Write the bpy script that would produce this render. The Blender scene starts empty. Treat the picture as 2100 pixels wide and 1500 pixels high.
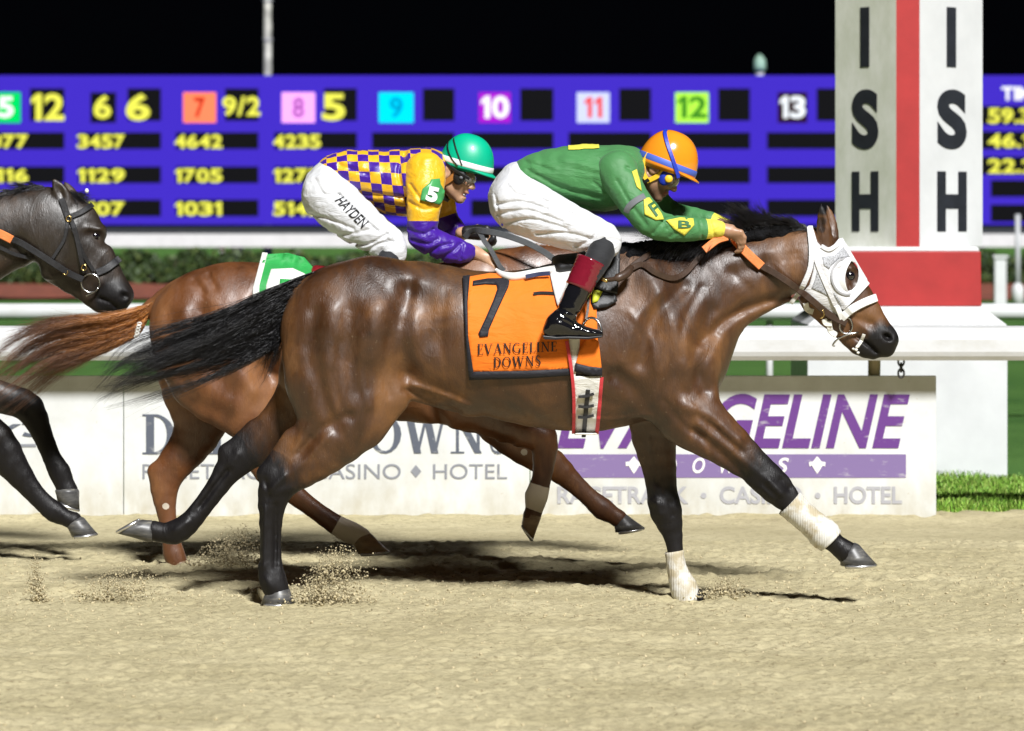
import bpy, bmesh, math, random
import numpy as np
from mathutils import Vector, Matrix

# ------------------------------------------------------------------ camera, sky, floodlight, exposure
random.seed(7)
rng = np.random.default_rng(7)
scene = bpy.context.scene
COL = scene.collection
CAM_Y, CAM_Z, FPX = -15.0, 1.69, 6900.0

cam_data = bpy.data.cameras.new('camera')
cam = bpy.data.objects.new('camera', cam_data)
COL.objects.link(cam)
cam.location = (0, CAM_Y, CAM_Z)
cam.rotation_euler = (math.radians(90), 0, 0)
cam_data.sensor_width = 36.0
cam_data.lens = 36.0 * FPX / 2100.0
cam_data.shift_y = -(750 - 456) / 2100.0
cam_data.clip_start = 0.5
cam_data.clip_end = 600
cam_data.dof.use_dof = True
cam_data.dof.focus_distance = 15.0
cam_data.dof.aperture_fstop = 3.7
scene.camera = cam

world = bpy.data.worlds.new('World')
scene.world = world
world.use_nodes = True
wn = world.node_tree
wn.nodes['Background'].inputs['Color'].default_value = (0.55, 0.65, 1.0, 1)
wn.nodes['Background'].inputs['Strength'].default_value = 0.0012

sun_data = bpy.data.lights.new('floodlight', 'SUN')
sun = bpy.data.objects.new('floodlight', sun_data)
COL.objects.link(sun)
sun.location = (4, -30, 25)
sun_dir = Vector((-0.25, 0.75, -0.74)).normalized()
sun.rotation_euler = sun_dir.to_track_quat('-Z', 'Y').to_euler()
sun_data.energy = 4.6
sun_data.angle = math.radians(10.0)
sun_data.color = (1.0, 0.995, 0.99)

scene.render.engine = 'CYCLES'
scene.cycles.use_denoising = True
scene.cycles.max_bounces = 6
scene.cycles.diffuse_bounces = 4
scene.cycles.glossy_bounces = 3
scene.cycles.sample_clamp_indirect = 8
scene.view_settings.view_transform = 'Standard'
scene.view_settings.look = 'None'
scene.view_settings.exposure = 0.48
scene.view_settings.gamma = 1.0
# ------------------------------------------------------------------ helpers
def U(px, py, y):
    """point of the place seen at (px, py) of the 2100 x 1500 photograph, at depth y"""
    s = (y - CAM_Y) / FPX
    return np.array([(px - 1050) * s, y, CAM_Z - (py - 456) * s])

def S(y):
    return (y - CAM_Y) / FPX

def link(o, parent=None):
    COL.objects.link(o)
    if parent is not None:
        o.parent = parent
    return o

def tag(o, label=None, cat=None, group=None, kind=None):
    if label: o['label'] = label
    if cat: o['category'] = cat
    if group: o['group'] = group
    if kind: o['kind'] = kind
    return o

def thing(name, label, cat, loc=(0, 0, 0), group=None):
    o = bpy.data.objects.new(name, None)
    o.empty_display_size = 0.1
    link(o)
    o.location = loc
    return tag(o, label, cat, group)

def mesh_obj(name, verts, faces, mat, parent=None, smooth=True, attrs=None):
    me = bpy.data.meshes.new(name)
    verts = np.asarray(verts, dtype=np.float32)
    off = np.zeros(3, np.float32)
    if parent is not None:
        off = np.array(world_loc(parent), np.float32)
    verts = verts - off
    if isinstance(faces, np.ndarray):
        nf, k = faces.shape
        me.vertices.add(len(verts))
        me.vertices.foreach_set('co', verts.ravel())
        me.loops.add(nf * k)
        me.loops.foreach_set('vertex_index', faces.astype(np.int32).ravel())
        me.polygons.add(nf)
        me.polygons.foreach_set('loop_start', np.arange(0, nf * k, k, dtype=np.int32))
        me.update(calc_edges=True)
        me.validate()
    else:
        me.from_pydata([tuple(map(float, v)) for v in verts], [], faces)
    if attrs:
        for an, av in attrs.items():
            av = np.asarray(av, dtype=np.float32)
            if av.ndim == 1:
                a = me.attributes.new(an, 'FLOAT', 'POINT'); a.data.foreach_set('value', av)
            else:
                a = me.attributes.new(an, 'FLOAT_VECTOR', 'POINT'); a.data.foreach_set('vector', av.ravel())
    if smooth:
        me.polygons.foreach_set('use_smooth', np.ones(len(me.polygons), dtype=bool))
    if mat is not None:
        me.materials.append(mat)
    o = bpy.data.objects.new(name, me)
    return link(o, parent)

def world_loc(o):
    v = Vector(o.location)
    while o.parent is not None:
        o = o.parent
        v += Vector(o.location)
    return v

class MB:
    """collects boxes, tubes, ribbons into one mesh"""
    def __init__(self): self.v = []; self.f = []; self.n = 0; self.flat = False
    def add(self, v, f):
        v = np.asarray(v, float).reshape(-1, 3)
        self.v.append(v)
        self.f += [tuple(int(i) + self.n for i in q) for q in f]
        self.n += len(v)
        return self
    def box(self, x0, x1, y0, y1, z0, z1):
        v = [(x, y, z) for x in (x0, x1) for y in (y0, y1) for z in (z0, z1)]
        return self.add(v, [(0, 1, 3, 2), (4, 6, 7, 5), (0, 4, 5, 1), (2, 3, 7, 6), (0, 2, 6, 4), (1, 5, 7, 3)])
    def tube(self, pts, r, n=8, cap=True, flat=None):
        pts = np.asarray(pts, float)
        m = len(pts)
        r = np.broadcast_to(np.asarray(r, float), (m,))
        t = np.gradient(pts, axis=0)
        t /= np.linalg.norm(t, axis=1)[:, None] + 1e-9
        ref = np.array([0.0, 1.0, 0.0])
        a = np.cross(t, ref); la = np.linalg.norm(a, axis=1)
        a[la < 0.15] = np.cross(t[la < 0.15], np.array([1.0, 0, 0]))
        a /= np.linalg.norm(a, axis=1)[:, None] + 1e-9
        b = np.cross(t, a)
        ang = np.linspace(0, 2 * np.pi, n, endpoint=False)
        fl = 1.0 if flat is None else flat
        v = pts[:, None, :] + r[:, None, None] * (np.cos(ang)[None, :, None] * a[:, None, :] + fl * np.sin(ang)[None, :, None] * b[:, None, :])
        f = [(i * n + j, i * n + (j + 1) % n, (i + 1) * n + (j + 1) % n, (i + 1) * n + j) for i in range(m - 1) for j in range(n)]
        if cap:
            f.append(tuple(range(n - 1, -1, -1))); f.append(tuple((m - 1) * n + j for j in range(n)))
        return self.add(v.reshape(-1, 3), f)
    def ribbon(self, pts, w, th=0.003, nrm=None):
        """flat strap: width w in the plane square to nrm, thickness th"""
        self.flat = True
        pts = np.asarray(pts, float); m = len(pts)
        w = np.broadcast_to(np.asarray(w, float), (m,))
        t = np.gradient(pts, axis=0); t /= np.linalg.norm(t, axis=1)[:, None] + 1e-9
        if nrm is None: nrm = np.tile(np.array([0.0, -1.0, 0.0]), (m, 1))
        nrm = np.broadcast_to(np.asarray(nrm, float), (m, 3))
        a = np.cross(t, nrm); a /= np.linalg.norm(a, axis=1)[:, None] + 1e-9
        nn = np.cross(a, t)
        ring = []
        for (sa, sn) in ((-.5, 0), (-.42, .5), (.42, .5), (.5, 0), (.42, -.5), (-.42, -.5)):
            ring.append(pts + a * (sa * w)[:, None] + nn * (sn * th))
        v = np.stack(ring, 1).reshape(-1, 3); n = 6
        f = [(i * n + j, i * n + (j + 1) % n, (i + 1) * n + (j + 1) % n, (i + 1) * n + j) for i in range(m - 1) for j in range(n)]
        f.append(tuple(range(n - 1, -1, -1))); f.append(tuple((m - 1) * n + j for j in range(n)))
        return self.add(v, f)
    def prism(self, poly, y0, y1):
        """poly: (x, z) outline extruded from y0 to y1"""
        n = len(poly)
        v = [(p[0], y0, p[1]) for p in poly] + [(p[0], y1, p[1]) for p in poly]
        f = [tuple(range(n)), tuple(range(2 * n - 1, n - 1, -1))] + [(i, i + n, (i + 1) % n + n, (i + 1) % n) for i in range(n)]
        return self.add(v, f)
    def build(self, name, mat, parent=None, smooth=False, bevel=0):
        o = mesh_obj(name, np.concatenate(self.v), self.f, mat, parent, smooth and not self.flat)
        bm = bmesh.new(); bm.from_mesh(o.data)
        bmesh.ops.recalc_face_normals(bm, faces=bm.faces)
        bm.to_mesh(o.data); bm.free()
        if bevel:
            md = o.modifiers.new('bevel', 'BEVEL'); md.width = bevel; md.segments = 2; md.limit_method = 'ANGLE'
        return o

def spline(pts, n):
    """Catmull-Rom through pts (any columns), n samples"""
    P = np.asarray(pts, float)
    if len(P) == 2:
        t = np.linspace(0, 1, n)[:, None]; return P[0] * (1 - t) + P[1] * t
    Q = np.vstack([2 * P[0] - P[1], P, 2 * P[-1] - P[-2]])
    u = np.linspace(0, len(P) - 1 - 1e-6, n); i = u.astype(int); t = (u - i)[:, None]
    a, b, c, d = Q[i], Q[i + 1], Q[i + 2], Q[i + 3]
    return 0.5 * ((2 * b) + (c - a) * t + (2 * a - 5 * b + 4 * c - d) * t ** 2 + (3 * b - a - 3 * c + d) * t ** 3)

# ---- value noise in numpy
_LAT = rng.random((32, 32, 32)).astype(np.float32) * 2 - 1
def noise3(x, y, z):
    x, y, z = np.broadcast_arrays(x, y, z)
    xi, yi, zi = np.floor(x).astype(int), np.floor(y).astype(int), np.floor(z).astype(int)
    fx, fy, fz = x - xi, y - yi, z - zi
    fx = fx * fx * (3 - 2 * fx); fy = fy * fy * (3 - 2 * fy); fz = fz * fz * (3 - 2 * fz)
    r = 0
    for a in (0, 1):
        for b in (0, 1):
            for c in (0, 1):
                w = (fx if a else 1 - fx) * (fy if b else 1 - fy) * (fz if c else 1 - fz)
                r = r + w * _LAT[(xi + a) & 31, (yi + b) & 31, (zi + c) & 31]
    return r

# ---- implicit surfaces: bodies are grown as one continuous skin
class Field:
    def __init__(self, lo, hi, h):
        self.lo = np.asarray(lo, float); self.h = h
        self.n = np.ceil((np.asarray(hi, float) - self.lo) / h).astype(int) + 1
        self.ax = [(self.lo[i] + h * np.arange(self.n[i])).astype(np.float32) for i in range(3)]
        self.f = np.full(self.n, 1.0, np.float32)
    def sub(self, lo, hi):
        sl, g = [], []
        for i in range(3):
            a = max(0, int((lo[i] - self.lo[i]) / self.h)); b = min(self.n[i], int((hi[i] - self.lo[i]) / self.h) + 2)
            if b <= a: return None, None
            sl.append(slice(a, b))
            sh = [1, 1, 1]; sh[i] = -1
            g.append(self.ax[i][a:b].reshape(sh))
        return tuple(sl), g
    def _put(self, sl, d, k, cut=False):
        f = self.f[sl]
        if cut:
            d = -d
            hh = np.maximum(k - np.abs(f - d), 0) / k
            self.f[sl] = np.maximum(f, d) + hh * hh * k * 0.25
        else:
            hh = np.maximum(k - np.abs(f - d), 0) / k
            self.f[sl] = np.minimum(f, d) - hh * hh * k * 0.25
    def cone(self, a, b, ra, rb, sa=1.0, sb=1.0, k=0.03, cut=False):
        a = np.asarray(a, float); b = np.asarray(b, float)
        R = max(ra * max(1, sa), rb * max(1, sb)) + k + 3 * self.h
        sl, g = self.sub(np.minimum(a, b) - R, np.maximum(a, b) + R)
        if sl is None: return
        ab = b - a; L = float(ab @ ab) + 1e-12
        px, py, pz = g[0] - a[0], g[1] - a[1], g[2] - a[2]
        t = np.clip((px * ab[0] + py * ab[1] + pz * ab[2]) / L, 0, 1)
        s = sa + (sb - sa) * t
        d = np.sqrt((px - t * ab[0]) ** 2 + ((py - t * ab[1]) / s) ** 2 + (pz - t * ab[2]) ** 2) - (ra + (rb - ra) * t)
        d = d * np.minimum(1.0, s)
        self._put(sl, d.astype(np.float32), k, cut)
    def chain(self, pts, k=0.03, sub=1):
        """pts rows: x y z r s; the links are joined sharply, the whole limb softly with what is there"""
        P = np.asarray(pts, float)
        if sub > 1: P = spline(P, (len(P) - 1) * sub + 1)
        R = (P[:, 3] * np.maximum(1, P[:, 4]))[:, None] + k + 3 * self.h
        lo, hi = (P[:, :3] - R).min(0), (P[:, :3] + R).max(0)
        sl, g = self.sub(lo, hi)
        if sl is None: return
        keep = self.f[sl].copy(); self.f[sl] = 1.0
        for p, q in zip(P[:-1], P[1:]):
            self.cone(p[:3], q[:3], p[3], q[3], p[4], q[4], 0.004)
        d = self.f[sl].copy(); self.f[sl] = keep
        self._put(sl, d, k)
    def ell(self, c, r, M=None, k=0.02, cut=False):
        c = np.asarray(c, float); r = np.asarray(r, float)
        R = r.max() + k + 3 * self.h
        sl, g = self.sub(c - R, c + R)
        if sl is None: return
        p = [g[0] - c[0], g[1] - c[1], g[2] - c[2]]
        if M is not None:
            M = np.asarray(M, float)
            p = [p[0] * M[0, i] + p[1] * M[1, i] + p[2] * M[2, i] for i in range(3)]
        q = np.sqrt((p[0] / r[0]) ** 2 + (p[1] / r[1]) ** 2 + (p[2] / r[2]) ** 2)
        q2 = np.sqrt((p[0] / r[0] ** 2) ** 2 + (p[1] / r[1] ** 2) ** 2 + (p[2] / r[2] ** 2) ** 2) + 1e-6
        d = np.maximum(q * (q - 1) / q2, -r.min())
        self._put(sl, d.astype(np.float32), k, cut)
    def ridge(self, pts, sig, amp, side=0):
        """raise (amp > 0) or groove (amp < 0) the skin along a line; side -1 near, +1 far, 0 both"""
        pts = np.asarray(pts, float)
        P = pts if len(pts) < 3 else spline(pts, 3 * len(pts))
        R = 2.6 * sig
        sl, g = self.sub(P.min(0) - [R, 9, R], P.max(0) + [R, 9, R])
        if sl is None: return
        best = None
        for a, b in zip(P[:-1], P[1:]):
            ab = b - a; L = ab[0] ** 2 + ab[2] ** 2 + 1e-12
            px, pz = g[0] - a[0], g[2] - a[2]
            t = np.clip((px * ab[0] + pz * ab[2]) / L, 0, 1)
            d2 = (px - t * ab[0]) ** 2 + (pz - t * ab[2]) ** 2
            best = d2 if best is None else np.minimum(best, d2)
        w = amp * np.exp(-best / sig ** 2)
        if side:
            w = w / (1 + np.exp(-np.clip(side * (g[1] - P[:, 1].mean()) / 0.02, -30, 30)))
        self.f[sl] -= w.astype(np.float32)
    def rough(self, amp, sc, seed=0.0):
        x, y, z = [self.ax[0][:, None, None], self.ax[1][None, :, None], self.ax[2][None, None, :]]
        m = np.abs(self.f) < 0.05
        ix = np.nonzero(m)
        v = noise3(self.ax[0][ix[0]] / sc + seed, self.ax[1][ix[1]] / sc + 3.3, self.ax[2][ix[2]] / sc + seed * 1.7)
        self.f[ix] += (amp * v).astype(np.float32)
    def near(self, level=0.0):
        """depth of the skin seen from the camera side: y(x, z), nan where empty"""
        ins = self.f < level
        i = np.argmax(ins, axis=1); has = ins.any(axis=1)
        i0 = np.clip(i - 1, 0, None)
        X, Z = np.indices(i.shape)
        f1 = self.f[X, i, Z] - level; f0 = self.f[X, i0, Z] - level
        y = self.ax[1][i0] + self.h * np.clip(f0 / (f0 - f1 + 1e-9), 0, 1)
        return np.where(has, y, np.nan)
    def sampler(self, level=0.0):
        Y = self.near(level)
        # fill empties with a soft extension so straps can run past the outline
        for _ in range(40):
            m = np.isnan(Y)
            if not m.any(): break
            pad = np.pad(Y, 1, constant_values=np.nan)
            st = np.stack([pad[1:-1, :-2], pad[1:-1, 2:], pad[:-2, 1:-1], pad[2:, 1:-1]])
            with np.errstate(all='ignore'):
                import warnings; warnings.simplefilter('ignore')
                mean = np.nanmean(st, 0)
            Y = np.where(m, mean, Y)
        Y = np.where(np.isnan(Y), np.nanmean(Y), Y)
        lo, h, n = self.lo, self.h, self.n
        def f(x, z):
            u = np.clip((np.asarray(x) - lo[0]) / h, 0, n[0] - 1.001); v = np.clip((np.asarray(z) - lo[2]) / h, 0, n[2] - 1.001)
            i, j = u.astype(int), v.astype(int); a, b = u - i, v - j
            return (Y[i, j] * (1 - a) * (1 - b) + Y[i + 1, j] * a * (1 - b) + Y[i, j + 1] * (1 - a) * b + Y[i + 1, j + 1] * a * b)
        return f
    def value(self, p):
        p = np.asarray(p, float)
        q = np.clip((p - self.lo) / self.h, 0, self.n - 1.001); i = q.astype(int); t = q - i
        r = 0
        for a in (0, 1):
            for b in (0, 1):
                for c in (0, 1):
                    w = (t[..., 0] if a else 1 - t[..., 0]) * (t[..., 1] if b else 1 - t[..., 1]) * (t[..., 2] if c else 1 - t[..., 2])
                    r = r + w * self.f[i[..., 0] + a, i[..., 1] + b, i[..., 2] + c]
        return r
    def polar(self, x, zc, ang, yc=0.0, rmax=0.6, off=0.0):
        """point of the skin met from (x, yc, zc) outwards at angle ang (0 = up, negative y side first)"""
        r = np.linspace(0.02, rmax, 90)
        d = np.stack([np.zeros_like(ang), -np.sin(ang), np.cos(ang)], -1)
        c = np.stack([x, np.full_like(x, yc), zc], -1)
        P = c[..., None, :] + d[..., None, :] * r[:, None]
        v = self.value(P) > 0
        i = np.argmax(v, -1)
        rr = r[i] + off
        return c + d * rr[..., None]
    def mesh(self, smooth=1):
        f, n = self.f, self.n
        s = f < 0
        c = np.zeros(n - 1, np.int8)
        for a in (0, 1):
            for b in (0, 1):
                for d in (0, 1):
                    c += s[a:n[0] - 1 + a, b:n[1] - 1 + b, d:n[2] - 1 + d]
        act = (c > 0) & (c < 8)
        I = np.stack(np.nonzero(act), 1)
        idx = np.full(n - 1, -1, np.int64); idx[act] = np.arange(len(I))
        cor = [(a, b, d) for a in (0, 1) for b in (0, 1) for d in (0, 1)]
        val = {k: f[I[:, 0] + k[0], I[:, 1] + k[1], I[:, 2] + k[2]] for k in cor}
        acc = np.zeros((len(I), 3)); cnt = np.zeros(len(I))
        for ax in range(3):
            for k in cor:
                if k[ax]: continue
                k2 = list(k); k2[ax] = 1; k2 = tuple(k2)
                v0, v1 = val[k], val[k2]
                m = (v0 < 0) != (v1 < 0)
                t = np.where(m, v0 / (v0 - v1 + 1e-12), 0)
                p = np.tile(np.array(k, float), (len(I), 1)); p[:, ax] = t
                acc += p * m[:, None]; cnt += m
        V = self.lo + self.h * (I + acc / cnt[:, None])
        F = []
        for ax in range(3):
            o1, o2 = (ax + 1) % 3, (ax + 2) % 3
            sl0 = [slice(1, -1)] * 3; sl1 = [slice(1, -1)] * 3
            sl0[ax] = slice(0, n[ax] - 1); sl1[ax] = slice(1, n[ax])
            a, b = s[tuple(sl0)], s[tuple(sl1)]
            for flip, m in ((False, a & ~b), (True, ~a & b)):
                E = np.stack(np.nonzero(m), 1)
                E[:, o1] += 1; E[:, o2] += 1
                q = []
                for (d1, d2) in ((1, 1), (0, 1), (0, 0), (1, 0)):
                    e = E.copy(); e[:, o1] -= d1; e[:, o2] -= d2
                    q.append(idx[e[:, 0], e[:, 1], e[:, 2]])
                q = np.stack(q, 1)
                F.append(q[:, ::-1] if flip else q)
        F = np.concatenate(F)
        F = F[(F >= 0).all(1)]
        for _ in range(smooth):
            acc = np.zeros_like(V); w = np.zeros(len(V))
            for i in range(4):
                np.add.at(acc, F[:, i], V[F[:, (i + 1) % 4]] + V[F[:, i - 1]]); np.add.at(w, F[:, i], 2)
            V = 0.5 * V + 0.5 * acc / np.maximum(w, 1)[:, None]
        return V, F

def along(V, pts, reach):
    """for each vertex: position along the polyline (0..len-1) and whether it lies within reach radii of it"""
    P = np.asarray(pts, float)
    best = np.full(len(V), 1e9); par = np.zeros(len(V))
    for i, (a, b) in enumerate(zip(P[:-1], P[1:])):
        ab = b[:3] - a[:3]; L = ab @ ab + 1e-12
        t = np.clip(((V - a[:3]) @ ab) / L, 0, 1)
        d = np.linalg.norm(V - (a[:3] + t[:, None] * ab), axis=1) / (a[3] + (b[3] - a[3]) * t)
        m = d < best
        best[m] = d[m]; par[m] = i + t[m]
    return par, best < reach

def sstep(a, b, x):
    t = np.clip((x - a) / (b - a), 0, 1); return t * t * (3 - 2 * t)

def strands(name, P, r0, mat, parent, taper=0.15):
    """P: (S, N, 3) strand centre lines -> one mesh of thin three-sided hairs"""
    Sn, N, _ = P.shape
    t = np.gradient(P, axis=1); t /= np.linalg.norm(t, axis=2)[..., None] + 1e-9
    a = np.cross(t, np.array([0.1, 1.0, 0.15])); a /= np.linalg.norm(a, axis=2)[..., None] + 1e-9
    b = np.cross(t, a)
    r = (np.asarray(r0).reshape(-1, 1) * np.linspace(1, taper, N)[None, :])[..., None]
    ring = [P + r * (math.cos(x) * a + math.sin(x) * b) for x in (0, 2.094, 4.189)]
    V = np.stack(ring, 2).reshape(-1, 3)
    base = (np.arange(Sn)[:, None, None] * N + np.arange(N - 1)[None, :, None]) * 3 + np.arange(3)[None, None, :]
    nxt = (np.arange(Sn)[:, None, None] * N + np.arange(N - 1)[None, :, None]) * 3 + ((np.arange(3) + 1) % 3)[None, None, :]
    F = np.stack([base, nxt, nxt + 3, base + 3], -1).reshape(-1, 4)
    tt = np.tile(np.repeat(np.linspace(0, 1, N), 3), Sn)
    rv = np.repeat(rng.random(Sn), N * 3)
    return mesh_obj(name, V, F, mat, parent, True, {'along': tt, 'rnd': rv})

# ---- materials
class NT:
    def __init__(self, name):
        self.m = bpy.data.materials.new(name); self.m.use_nodes = True
        self.t = self.m.node_tree; self.b = self.t.nodes['Principled BSDF']
    def n(self, typ, **kw):
        nd = self.t.nodes.new(typ)
        for k, v in kw.items():
            if k in nd.inputs: nd.inputs[k].default_value = v
            else: setattr(nd, k, v)
        return nd
    def l(self, a, b): self.t.links.new(a, b)
    def noise(self, scale, detail=4, rough=0.55, stretch=None, coord='Object', dist=0.0):
        tc = self.n('ShaderNodeTexCoord'); nz = self.n('ShaderNodeTexNoise', Scale=scale, Detail=detail, Roughness=rough, Distortion=dist)
        src = tc.outputs[coord]
        if stretch:
            mp = self.n('ShaderNodeMapping', Scale=stretch); self.l(src, mp.inputs['Vector']); src = mp.outputs[0]
        self.l(src, nz.inputs['Vector'])
        return nz.outputs['Fac']
    def ramp(self, fac, stops, interp='LINEAR'):
        r = self.n('ShaderNodeValToRGB'); e = r.color_ramp; e.interpolation = interp
        while len(e.elements) < len(stops): e.elements.new(0.5)
        for el, (p, c) in zip(e.elements, stops):
            el.position = p; el.color = (*c, 1) if len(c) == 3 else c
        self.l(fac, r.inputs[0]); return r.outputs[0]
    def mix(self, fac, a, b, blend='MIX'):
        m = self.n('ShaderNodeMix', data_type='RGBA', blend_type=blend)
        for s, v in ((0, fac), (6, a), (7, b)):
            if hasattr(v, 'links'): self.l(v, m.inputs[s])
            else: m.inputs[s].default_value = v if s == 0 else ((*v, 1) if len(v) == 3 else v)
        return m.outputs[2]
    def math(self, op, a, b=0.0, c=None, clamp=False):
        m = self.n('ShaderNodeMath', operation=op, use_clamp=clamp)
        for i, v in enumerate((a, b, c)):
            if v is None: continue
            if hasattr(v, 'links'): self.l(v, m.inputs[i])
            else: m.inputs[i].default_value = v
        return m.outputs[0]
    def attr(self, name, vec=False):
        a = self.n('ShaderNodeAttribute', attribute_name=name); return a.outputs['Vector' if vec else 'Fac']
    def bump(self, h, strength=0.3, dist=0.01, prev=None):
        b = self.n('ShaderNodeBump', Strength=strength, Distance=dist); self.l(h, b.inputs['Height'])
        if prev is not None: self.l(prev, b.inputs['Normal'])
        return b.outputs[0]
    def set(self, **kw):
        for k, v in kw.items():
            k = k.replace('_', ' ')
            i = self.b.inputs[k]
            if hasattr(v, 'links'): self.l(v, i)
            elif isinstance(v, tuple) and len(v) == 3: i.default_value = (*v, 1) if i.type == 'RGBA' else v
            else: i.default_value = v
        return self.m

def plain(name, col, rough=0.5, var=0.12, vs=9.0, bump=0.0, bs=60.0, bd=0.004, **kw):
    t = NT(name)
    c1 = tuple(x * (1 - var) for x in col); c2 = tuple(min(1, x * (1 + var)) for x in col)
    t.set(Base_Color=t.ramp(t.noise(vs, 5, 0.6), [(0.3, c1), (0.7, c2)]), Roughness=rough, **kw)
    if bump: t.set(Normal=t.bump(t.noise(bs, 4), bump, bd))
    return t.m

def emitter(name, col, strength=1.0):
    t = NT(name)
    return t.set(Base_Color=tuple(c * 0.1 for c in col), Emission_Color=col, Emission_Strength=strength, Roughness=0.9, Specular_IOR_Level=0.0)

# ---- lettering
def text_geo(s, shear=0.0, bold=0.0):
    if s == '1':
        return np.array([(.42, 0), (.92, 0), (.92, 1), (.52, 1), (.06, .80), (.06, .60), (.42, .74)]), [(0, 1, 2, 3, 4, 5, 6)]
    cu = bpy.data.curves.new('lettering', 'FONT'); cu.body = s; cu.shear = shear; cu.offset = bold; cu.resolution_u = 6
    o = bpy.data.objects.new('lettering', cu); COL.objects.link(o)
    dg = bpy.context.evaluated_depsgraph_get(); dg.update()
    me = bpy.data.meshes.new_from_object(o.evaluated_get(dg))
    v = np.zeros(len(me.vertices) * 3, np.float32); me.vertices.foreach_get('co', v); v = v.reshape(-1, 3)[:, :2].astype(float)
    f = [tuple(p.vertices) for p in me.polygons]
    bpy.data.objects.remove(o); bpy.data.meshes.remove(me); bpy.data.curves.remove(cu)
    v = (v - v.min(0)) / (v.max(0) - v.min(0))
    return v, f

def serif_geo(s, wt=0.17, gap=0.12):
    """roman capitals with thick and thin strokes and serifs"""
    V, F = [], []
    x = 0.0
    def quad(p): 
        n = len(V); V.extend(p); F.append((n, n + 1, n + 2, n + 3))
    def st(x0, y0, x1, y1, w): quad([(x0 - w / 2, y0), (x0 + w / 2, y0), (x1 + w / 2, y1), (x1 - w / 2, y1)])
    def hb(xa, xb, y, h=0.05): quad([(xa, y - h / 2), (xb, y - h / 2), (xb, y + h / 2), (xa, y + h / 2)])
    def arc(cx, cy, rx, ry, a0, a1, w0, w1):
        m = 18; A = np.radians(np.linspace(a0, a1, m))
        for i in range(m - 1):
            q = []
            for k, sgn in ((i, 1), (i + 1, 1), (i + 1, -1), (i, -1)):
                w = w0 + (w1 - w0) * abs(math.cos(A[k]))
                q.append((cx + (rx + sgn * w / 2) * math.cos(A[k]), cy + (ry + sgn * min(w, .07) / 2) * math.sin(A[k])))
            quad(q)
    def sf(xc, y): hb(xc - wt * .95, xc + wt * .95, y, 0.045)
    t = wt * 0.42
    for ch in s:
        if ch == ' ': x += 0.45; continue
        b = x
        if ch == 'D': W = .78; st(b + .18, 0, b + .18, 1, wt); sf(b + .18, .022); sf(b + .18, .978); arc(b + .27, .5, .42, .475, -90, 90, .05, wt); hb(b + .1, b + .3, .025); hb(b + .1, b + .3, .975)
        elif ch in 'EL':
            W = .62; st(b + .18, 0, b + .18, 1, wt); sf(b + .18, .022); sf(b + .18, .978); hb(b + .1, b + .6, .025); st(b + .58, 0, b + .6, .24, .05)
            if ch == 'E': hb(b + .1, b + .57, .975); st(b + .56, .78, b + .56, 1, .05); hb(b + .2, b + .45, .52); st(b + .45, .42, b + .45, .62, .05)
        elif ch == 'T': W = .7; st(b + .35, 0, b + .35, 1, wt); sf(b + .35, .022); hb(b + .02, b + .68, .975); st(b + .04, .76, b + .04, 1, .05); st(b + .66, .76, b + .66, 1, .05)
        elif ch == 'I': W = .36; st(b + .18, 0, b + .18, 1, wt); sf(b + .18, .022); sf(b + .18, .978)
        elif ch == 'A': W = .84; st(b + .1, 0, b + .42, 1, t); st(b + .72, 0, b + .42, 1, wt); hb(b + .22, b + .62, .33); sf(b + .12, .022); sf(b + .72, .022)
        elif ch == 'V': W = .84; st(b + .42, 0, b + .12, 1, wt); st(b + .42, 0, b + .72, 1, t); sf(b + .12, .978); sf(b + .72, .978)
        elif ch == 'W': W = 1.2; st(b + .35, 0, b + .12, 1, wt); st(b + .35, 0, b + .6, 1, t); st(b + .83, 0, b + .6, 1, wt); st(b + .83, 0, b + 1.08, 1, t); sf(b + .12, .978); sf(b + .6, .978); sf(b + 1.08, .978)
        elif ch == 'N': W = .86; st(b + .14, 0, b + .14, 1, t); st(b + .72, 0, b + .72, 1, t); st(b + .72, 0, b + .16, 1, wt); sf(b + .14, .022); sf(b + .14, .978); sf(b + .72, .978)
        elif ch == 'O': W = .88; arc(b + .44, .5, .36, .475, 0, 360, .05, wt)
        elif ch == 'G': W = .86; arc(b + .46, .5, .38, .475, 50, 325, .05, wt); st(b + .72, .02, b + .72, .42, wt * .9); sf(b + .72, .42)
        elif ch == 'S':
            W = .6
            P = spline([(.5, .76), (.42, .93), (.28, .975), (.13, .88), (.13, .7), (.3, .54), (.46, .38), (.47, .16), (.32, .025), (.16, .06), (.08, .25)], 26)
            for i in range(25):
                d = P[i + 1] - P[i]; d /= np.linalg.norm(d); nn = np.array([-d[1], d[0]])
                w = .05 + (wt - .05) * math.sin(math.pi * i / 24) ** 2 * 1.0
                quad([tuple(P[i] + nn * w / 2 + (b, 0)), tuple(P[i] - nn * w / 2 + (b, 0)), tuple(P[i + 1] - nn * w / 2 + (b, 0)), tuple(P[i + 1] + nn * w / 2 + (b, 0))])
        x += W + gap
    v = np.array(V); v = (v - v.min(0)) / (v.max(0) - v.min(0))
    return v, F

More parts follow.
